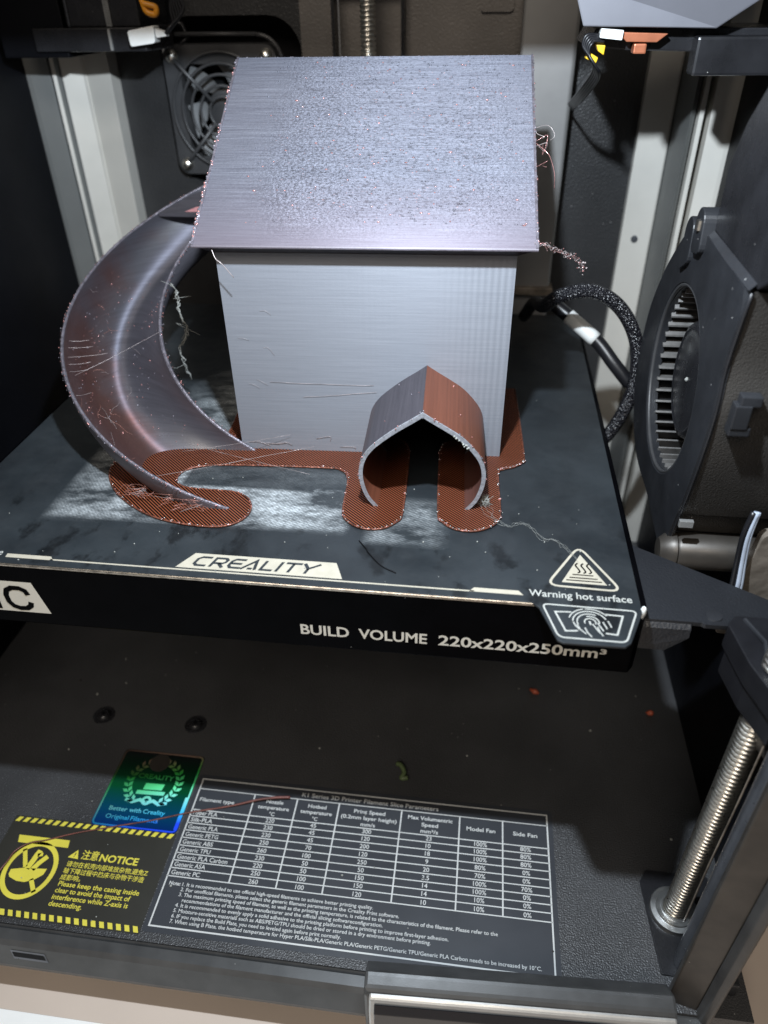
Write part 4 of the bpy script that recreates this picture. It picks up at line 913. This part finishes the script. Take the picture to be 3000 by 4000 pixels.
rr_ = rail(1, 'pale grey aluminium corner rail at the back right, behind the blower',
    [('inner_face', 'alu', [(139.2, 270), (139.2, 264), (152.6, 257.2), (153.6, 257.6), (154, 270)]),
     ('side_face', 'alu_shaded', [(154, 270), (154, 223.2), (156.5, 226), (156.5, 270)]),
     ('ridge', 'alu', [(157.6, 223.2), (159.6, 223.0), (159.8, 230), (157.6, 230)]),
     ('outer_face', 'alu', [(162.4, 240), (162.4, 222.5), (171, 221), (173, 221), (173, 240)])])
MB().lathe([(0, -1.2), (1.6, -1), (2.0, 0)], (146, 260.5, 36), axis='y', n=12).build('screw', M['rod'], rr_)

# cable duct behind the house
du = thing('cable_duct', 'tall grey square duct on the back panel right of the roof', 'duct', (90, 255, -140))
MB().prism([(76.5, 270), (76.5, 250), (77.5, 249), (101, 249), (102.5, 250.5), (102.5, 270)], -140, 330).build('column', M['duct'], du, bevel=0.6)
MB().prism([(102.5, 262), (103.6, 261), (104, 270), (102.5, 270)], -140, 330).build('edge_strip', M['black_smooth'], du, bevel=0.4)

# exhaust fan in the back panel
fn = thing('exhaust_fan', 'square black exhaust fan with ringed grille behind the left roof edge', 'fan', (-76, 268, 66))
fx0, fx1, fz0, fz1 = -106, -46, 66, 127; fcx, fcz = -76, 96.5
fr = MB(); N_ = 40
oc = rrect(fx0, fx1, fz0, fz1, 6, 9); oc = oc[:]   # 40 points
ic_ = [(fcx+28*math.cos(a), fcz+28*math.sin(a)) for a in [math.atan2(p[1]-fcz, p[0]-fcx) for p in oc]]
n = len(oc)
vs = [(a, 262, b) for a, b in oc] + [(a, 262, b) for a, b in ic_] + [(a, 276, b) for a, b in oc] + [(a, 276, b) for a, b in ic_]
fs = []
for i in range(n):
    j = (i+1) % n; fs += [(i, j, n+j, n+i), (i, 2*n+i, 2*n+j, j), (n+i, n+j, 3*n+j, 3*n+i)]
fr.add(vs, fs); fr.build('frame', M['fan'], fn, smooth=True)
MB().box(-112, -32, 290, 292, 55, 145).build('cavity_back', M['dark'], fn)
MB().lathe([(10.5, 272), (10.5, 266), (9.5, 265.2), (0, 265)], (fcx, 0, fcz), axis='y', n=28).build('hub', M['fan'], fn, smooth=True)
for k in range(7):
    a = 2*math.pi*k/7 + 0.35; b = MB(); vs = []
    for i in range(7):
        r_ = 10.2 + 17*i/6; sw = 0.42*i/6
        for dlt, yy in ((-0.30, 266.5), (0.30, 275)): vs.append((fcx+r_*math.cos(a+sw+dlt), yy, fcz+r_*math.sin(a+sw+dlt)))
    b.add(vs, [(2*i, 2*i+1, 2*i+3, 2*i+2) for i in range(6)]); b.add([(x, y+0.8, z) for x, y, z in vs], [(2*i, 2*i+2, 2*i+3, 2*i+1) for i in range(6)])
    b.build('blade', M['fanblade'], fn, smooth='all')
for r_ in (7.5, 12.5, 17.5, 22.5, 27.5): MB().tube([(a, 259.5+abs(r_-7)*0.04, b) for a, b in arc(fcx, fcz, r_, 0, 360, 48)[:-1]], 0.75, 8, closed=True).build('grille_ring', M['fan'], fn, smooth='all')
for sx, sz in ((-1, 1), (1, 1), (-1, -1), (1, -1)):
    MB().tube([(fcx+sx*5.0, 259.2, fcz+sz*5.0), (fcx+sx*21, 259.2, fcz+sz*21.5), (fcx+sx*25.5, 261, fcz+sz*26)], 0.95, 8).build('grille_arm', M['fan'], fn, smooth='all')
    s1 = MB().lathe([(0, -3.2), (1.6, -3.0), (2.9, -1.8), (3.3, 0)], (fcx+sx*25, 262, fcz+sz*25.5), axis='y', n=18).build('screw', M['steel'], fn, smooth=True)
MB().tube([(-104, 266, 133), (-100, 264, 137), (-94, 264, 136), (-92, 266, 130), (-96, 262, 127)], 0.9, 8).build('lead', M['cable'], fn, smooth='all')
MB().tube([(x, 263, z) for x, z in arc(-55, 119, 12, 90, 5, 8)] , 1.0, 8).build('shroud_edge', M['fan'], fn, smooth='all')
MB().tube([(-98, 263, 131.5), (-55, 263, 131.2)], 1.0, 8).build('shroud_edge', M['fan'], fn, smooth='all')

# ------------------------------------------------------------------ top left carriage, top right gantry end
tl = thing('belt_carriage', 'black carriage block with toothed belt edges at the top left', 'carriage', (-120, 235, 127))
MB().box(-136, -100, 226, 262, 136.2, 175).build('upper_block', M['black_smooth'], tl, bevel=0.6)
MB().prism([(-152, 222), (-97, 222), (-94, 250), (-152, 250)], 126.5, 136).build('lower_block', M['black_smooth'], tl, bevel=0.6)
MB().box(-170, -137, 224, 262, 124, 175).build('end_block', M['side'], tl, bevel=0.6)
bt = MB()
for k in range(44): bt.box(-116.0, -113.2, 225.0, 226.0, 136.4+k*0.62, 136.4+k*0.62+0.36)
bt.build('belt_teeth', M['bezel'], tl, kind='stuff')
MB().box(-114.4, -113.2, 221.2, 222, 127, 135.5).build('edge_line', M['bezel'], tl)
MB().box(-134.6, -134.0, 225.2, 226, 136.5, 160).build('edge_line', M['rod'], tl)
gb = thing('shading_beam', 'long unseen grey beam added above the picture edge to shade the upper back', 'beam', (0, 100, 170))  # out of view, added to keep the printer lamp off the upper back
MB().box(-166, 166, 92, 112, 171.5, 196).build('beam', M['gantry'], gb, bevel=0.8)
pc = thing('cable_plug', 'white cable plug at the top left, below an orange latch', 'plug', (-102, 222, 132))
MB().prism(rpoly([(-102.5, 128.6), (-90.5, 130.0), (-90.0, 136.8), (-103.0, 134.8)], 1.2), 217, 224, 'y').build('shell', M['whiteplug'], pc, bevel=0.6)
MB().prism(rpoly([(-89.8, 132.0), (-84.8, 132.6), (-86.5, 134.6), (-90.2, 135.6)], 0.5), 218, 222, 'y').build('spout', M['whiteplug'], pc, bevel=0.4)
MB().tube(smoothline([(-94, 218, 146.5), (-92.5, 218, 142), (-88.5, 218, 141), (-88, 218, 143.5), (-91, 217.5, 144.5), (-93.5, 217.5, 145)], 5), 1.3, 8).build('latch', M['orange'], pc, smooth='all')
for k in range(6):
    a = (-86+k*0.8, 219-k, 133+k*0.5); MB().tube(smoothline([a, (-82+k*1.1, 221, 137+k), (-84+k, 226, 144+k), (-82+k, 236, 156)], 6), 0.75, 6).build('wire', M['cable'], pc, smooth='all')

tr_ = thing('gantry_end', 'grey angular gantry cover plate at the top right', 'gantry', (120, 150, 136))
MB().add([(89.5, 150, 150), (94.6, 150, 137.2), (139.8, 150, 136.2), (158, 140, 150), (92.5, 185, 165), (97, 170, 137.5), (150, 180, 137), (170, 180, 160), (92, 150, 190), (160, 140, 190), (92, 185, 190), (170, 180, 190)],
         [(0, 1, 2, 3), (1, 5, 6, 2), (0, 4, 5, 1), (2, 6, 7, 3), (0, 3, 9, 8), (4, 0, 8, 10), (3, 7, 11, 9), (7, 6, 5, 4), (7, 4, 10, 11), (8, 9, 11, 10)]).build('cover', M['gantry'], tr_, bevel=0.5)
MB().prism([(100, 136.2), (97, 131), (112, 129.5), (134.5, 129.0), (168, 124), (168, 136)], 158, 200, 'y').build('under_block', M['black_smooth'], tr_, bevel=0.5)
MB().box(134.4, 168, 150, 160, 122, 134).build('end_block', M['black_smooth'], tr_, bevel=1)
MB().prism([(107, 135.4), (124.5, 134.8), (121, 132.2), (110.5, 132.4)], 152, 158, 'y').build('copper_tab', M['copperpart'], tr_, bevel=0.3)
MB().box(113.2, 117.6, 151, 157, 128.8, 131.9).build('copper_stub', M['copperpart'], tr_, bevel=0.5)
pr_ = thing('cable_plug', 'white and yellow cable plug hanging below the grey cover at the top right', 'plug', (103, 155, 130))
MB().prism(rpoly([(100.8, 133.8), (108.6, 133.0), (108.8, 136.0), (101, 136.6)], 0.4), 150, 156, 'y').build('shell', M['whiteplug'], pr_, bevel=0.3)
MB().prism([(97, 127.4), (101, 125.8), (101.6, 127.6), (98, 129.4)], 153, 158, 'y').build('latch', M['yellowplug'], pr_, bevel=0.4)
MB().prism([(100.2, 131.8), (103.6, 131.4), (103.4, 128.3), (101.2, 129.6)], 153, 158, 'y').build('latch', M['yellowplug'], pr_, bevel=0.4)
for k in range(5):
    o_ = Vector((0.55*k, -0.3*k, -0.62*k)); MB().tube([p + o_*(1 if i > 6 else 0.8) for i, p in enumerate(smoothline([(101, 153, 134.5), (96.5, 152, 134.6), (95.6, 152, 131.5), (98.3, 151.5, 128.0), (100.6, 155, 125.0), (101.5, 170, 120.5), (100.5, 200, 111.8), (101.5, 250, 102)], 7))], 0.55, 6).build('wire', M['cable'], pr_, smooth='all')

# ------------------------------------------------------------------ side blower
bw = thing('side_blower', 'large black snail blower on the right wall with a round vaned inlet', 'blower', (150, 80, -20))
BX = 135.0
face = smoothline([Vector((0, a, b)) for a, b in [(90, 84), (108, 80), (121, 70), (134, 56), (145, 36), (146, 10), (131, -8), (112, -15), (88, -15), (70, -17)]], 5)
outl2 = [(p.y, p.z) for p in face] + [(p.y, p.z) for p in smoothline([Vector((0, a, b)) for a, b in [(53, -19), (46.5, 2.5), (43.5, 14), (40.2, 32), (39, 46), (40.5, 60), (37, 82)]], 4)] 
cyB, czB, rB = 91.0, 31.5, 34.2
# face plate with a round hole: ring of quads from the hole to the outline
bmb = MB(); m_ = 72
hole = [(cyB+rB*math.cos(2*math.pi*k/m_), czB+rB*math.sin(2*math.pi*k/m_)) for k in range(m_)]
def rayhit(ang):
    d = Vector((math.cos(ang), math.sin(ang))); best = None
    for i in range(len(outl2)):
        a = Vector(outl2[i]) - Vector((cyB, czB)); b = Vector(outl2[(i+1) % len(outl2)]) - Vector((cyB, czB)); e = b-a
        den = d.x*e.y - d.y*e.x
        if abs(den) < 1e-9: continue
        t_ = (a.x*e.y - a.y*e.x)/den; u_ = (a.x*d.y - a.y*d.x)/den
        if t_ > 0 and -1e-6 <= u_ <= 1+1e-6 and (best is None or t_ < best): best = t_
    best = best or 50; return (cyB+d.x*best, czB+d.y*best)
outr = [rayhit(2*math.pi*k/m_) for k in range(m_)]
vs = [(BX, a, b) for a, b in hole] + [(BX, a, b) for a, b in outr] + [(BX+1.6, cyB+(rB-1.6)*math.cos(2*math.pi*k/m_), czB+(rB-1.6)*math.sin(2*math.pi*k/m_)) for k in range(m_)] + [(BX+4, cyB+(rB-1.4)*math.cos(2*math.pi*k/m_), czB+(rB-1.4)*math.sin(2*math.pi*k/m_)) for k in range(m_)] + [(BX+2, a, b) for a, b in outr]
fs = []
for k in range(m_):
    j = (k+1) % m_; fs += [(k, j, m_+j, m_+k), (k, 2*m_+k, 2*m_+j, j), (2*m_+k, 3*m_+k, 3*m_+j, 2*m_+j), (m_+k, m_+j, 4*m_+j, 4*m_+k)]
bmb.add(vs, fs)
hs_ = bmb.build('housing', M['black'], bw, smooth=True)
bd_ = MB(); o2 = [(a + (0.5 if a < 60 else -0.5), max(b, 3.2) if a < 74 else b) for a, b in outl2]
bd_.add([(BX+1.9, a, b) for a, b in o2] + [(BX+37, a, b) for a, b in o2], [(i, (i+1) % len(o2), (i+1) % len(o2)+len(o2), i+len(o2)) for i in range(len(o2))])
bd_.build('volute_side', M['casing'], bw, smooth=True)
# seam bead where the two shells meet
MB().tube([(BX+1.0, a-0.15, b) for a, b in outl2[-25:]], 0.5, 6).build('seam', M['black_smooth'], hs_, smooth='all')
cav = MB(); cav.lathe([(rB+3.5, BX+2), (rB+3.5, BX+30), (0.1, BX+30)], (0, cyB, czB), axis='x', n=48, cap0=False); cav.build('impeller_cavity', M['dark'], bw)
vn = 44; v0_ = None
for k in range(vn):
    a = 2*math.pi*k/vn
    if v0_ is None:
        b = MB(); b.add([(0, rB-3.0, -0.0), (0, rB+3.0, 1.5), (0, rB+3.0, 2.3), (0, rB-3.0, 0.8), (26, rB-3.0, -0.0), (26, rB+3.0, 1.5), (26, rB+3.0, 2.3), (26, rB-3.0, 0.8)],
                        [(0, 1, 2, 3), (7, 6, 5, 4), (0, 4, 5, 1), (1, 5, 6, 2), (2, 6, 7, 3), (3, 7, 4, 0)])
        o = b.build('vane', M['vane'], bw); v0_ = o
    else: o = v0_.copy(); C.objects.link(o); o.parent = bw
    o.location = Vector((BX+3, cyB, czB)) - Vector(bw.location); o.rotation_euler = (a, 0, 0)
MB().lathe([(21.5, BX+28), (21.5, BX+8), (20.3, BX+6.2), (18.6, BX+5.6), (17.6, BX+6.0), (15, BX+5.4), (0.1, BX+5.0)], (0, cyB, czB), axis='x', n=48).build('hub', M['black_smooth'], bw, smooth=True)
MB().blob((BX+5, cyB-3, czB+2), 0.8).build('fleck', M['wisp'], bw)
MB().tube([(BX+0.9, cyB+(rB-0.8)*math.cos(2*math.pi*k/60), czB+(rB-0.8)*math.sin(2*math.pi*k/60)) for k in range(60)], 0.75, 8, closed=True).build('inlet_ring', M['fan'], bw, smooth='all')
# lugs
MB().prism(rpoly([(85, 78), (95.5, 76), (96, 88), (92.5, 91.5), (87, 90)], 3.0), BX-2, BX+8, 'x').build('lug', M['black'], bw, bevel=0.5)
MB().prism(rpoly([(97.5, 72), (108, 66), (109, 82), (104.5, 86), (99, 84)], 3.0), BX-1.5, BX+6, 'x').build('lug', M['black'], bw, bevel=0.5)
MB().tube([(BX-1.8, 90, 84.5), (BX-1.8, 90, 87.5)], 1.4, 10).build('screw', M['steel'], bw, smooth=True)
# outlet duct above
dk = [(87, 83), (88, 104), (80, 117), (68, 128), (59, 140), (62, 152), (60, 200), (-20, 200), (-10, 110), (37, 83)]
MB().prism(dk, BX+2, BX+33, 'x').build('outlet_duct', M['black_smooth'], bw, bevel=0.5)
MB().add([(BX, 88.6, 83.4), (BX, 37, 82.6), (BX+1.8, 37, 84.5), (BX+1.8, 88.6, 85.4)], [(0, 1, 2, 3)]).build('ledge', M['black'], bw)
MB().lathe([(0.1, 88), (11, 88), (12.5, 90), (12.8, 92), (12.8, 180)], (BX+17, 37, 0), n=32).build('round_casing', M['black_smooth'], bw, smooth=True)
# clip on the seam
ck = thing('latch_clip', 'small black moulded clip on the blower seam', 'clip', (BX+8, 36, 45))
MB().box(BX+5.6, BX+11.5, 34.6, 38.5, 49.8, 53).box(BX+4.4, BX+9.2, 34.2, 38.5, 42.6, 50.2).box(BX+4.4, BX+10.5, 34.6, 39, 40.2, 43).build('clip', M['black'], ck, bevel=0.4)
# lower motor barrel, little white tag, wires
mo = thing('blower_motor', 'brownish metal motor barrel under the black blower', 'motor', (150, 52, -30))
MB().lathe([(0.1, BX-2.4), (4.0, BX-2.2), (6.6, BX+1), (6.9, BX+3), (6.1, BX+3.6), (6.6, BX+4.4), (6.6, BX+33)], (0, 50, -14.5), axis='x', n=36).build('barrel', M['motor'], mo, smooth=True)
MB().box(BX+4, BX+37, 54, 64, -9, 3).build('outlet_mouth', M['casing'], mo, bevel=0.6)
MB().box(BX+0.6, BX+5.2, 43.0, 44.6, 0.2, 2.8).build('tag', M['bezel'], mo, bevel=0.2)
for k, (m_w, dx) in enumerate(((M['bluewire'], 0), (M['cable'], -1.8), (M['bluewire'], 1.2))):
    MB().tube(smoothline([(155.5+dx*.5, 36, 13), (154.6+dx*.7, 35, 4), (155.4+dx*.8, 34.5, -6.6), (156.2+dx, 33.5, -17), (156.0+dx*1.2, 34, -30)], 6), 1.0 if k < 2 else 0.7, 8).build('wire', m_w, mo, smooth='all')
MB().prism(rpoly([(160, 4), (169, 6), (169, -40), (155, -40), (157, -20)], 2), 36, 40, 'y').build('bracket', M['bag'], mo, bevel=0.6)

# braided cable sleeve and label
slv = MB().tube(smoothline([(88, 214, 8), (91, 190, 24), (93, 160, 33), (99, 150, 41.5), (112, 147, 44.5), (125, 149, 36), (134, 150, 20), (136, 150, -1), (131, 150, -20), (124, 152, -32), (112, 160, -42)], 10), 3.0, 14).build('cable_sleeve', M['sleeve'], smooth='all')
tag(slv, 'black braided cable sleeve arching behind the print sheet', 'cable')
tg = thing('tagged_cable', 'black cable with a small white printed tag, inside the sleeve arch', 'cable', (118, 170, 15))
MB().tube(smoothline([(98, 180, 28), (108, 174, 22), (120, 168, 14), (128, 162, 6), (136, 158, -2)], 8), 3.2, 10).build('sheath', M['cable'], tg, smooth='all')
MB().tube(smoothline([(106, 175.0, 23.2), (112, 172, 19.4), (119, 168.6, 14.7)], 4), 3.5, 10).build('tag', M['whiteplug'], tg, smooth='all')
tag(MB().box(-66, 104, 245, 256, 8.5, 12.5).build('tape_strip', M['tape'], bevel=0.3), 'low silvery brown strip behind the rear edge of the bed', 'strip')

# ------------------------------------------------------------------ scraps on the printer floor
rt = smoothline([(-117, -42, -139.4), (-114, -33, -137), (-112, -26, -135.5), (-111, -21, -134.6), (-107, -16.8, -134), (-101, -14.5, -133.4), (-90, -10, -132), (-76, -5.5, -130.5), (-60, -0.5, -129), (-45, 5, -128), (-28, 10, -127), (-18, 13.5, -126.5), (-10, 15.5, -126.5), (-4, 16.5, -127)], 6)
# the strand lies across the stickers, its ends touching the floor
rt = [Vector((p.x, p.y, max(FZ+0.5, FZ+0.5+1.2*math.sin(i*0.11)))) for i, p in enumerate(rt)]
tag(MB().tube(rt, [0.28+0.5*max(0, (i-48)/40) for i in range(len(rt))], 7).build('filament_strand', M['redthread'], smooth='all'), 'long reddish filament strand lying across the floor stickers', 'strand')
tag(MB().tube([(102.0, 90.6, FZ+1.0), (104.2, 88.9, FZ+1.3), (106.2, 88.2, FZ+1.1)], [0.8, 1.5, 0.7], 7).build('filament_scrap', M['redchip'], smooth='all'), 'orange red filament chip on the floor below the warning tab', 'scrap')
tag(MB().tube(smoothline([(40.5, 38.5, FZ+2.2), (42.5, 37.5, FZ+2.6), (44.2, 34.5, FZ+1.8), (43.2, 32.0, FZ+1.2), (46, 32.5, FZ+1.2)], 4), 1.1, 7).build('filament_scrap', M['green'], smooth='all'), 'curled green filament scrap above the parameter sticker', 'scrap')
tag(MB().blob((159, 82, FZ+1.2), 1.5, 1.4).build('filament_scrap', M['redchip'], smooth='all'), 'small reddish chip on the floor near the right wall', 'scrap')
tag(MB().blob((117.9, 1.0, -1.3), 1.25, 0.8, 0.7, 2.0).build('glue_drop', M['whiteplug'], smooth='all'), 'white drop stuck on the right corner of the bed edge', 'drop')
fd = MB()
for k in range(90):
    x = random.uniform(-150, 158); y = random.uniform(-46, 120); fd.blob((x, y, FZ+0.3), random.uniform(0.12, 0.4) if k % 5 else random.uniform(0.4, 0.7), 1, 1, 0.7, mi=random.random() < 0.3)
tag(fd.build('crumb', [M['wisp'], M['motor']], kind='stuff', smooth='all'), 'pale dust and crumbs scattered on the black printer floor', 'crumbs')
for o in list(S.objects):
    if o.get('local') is not None: del o['local']
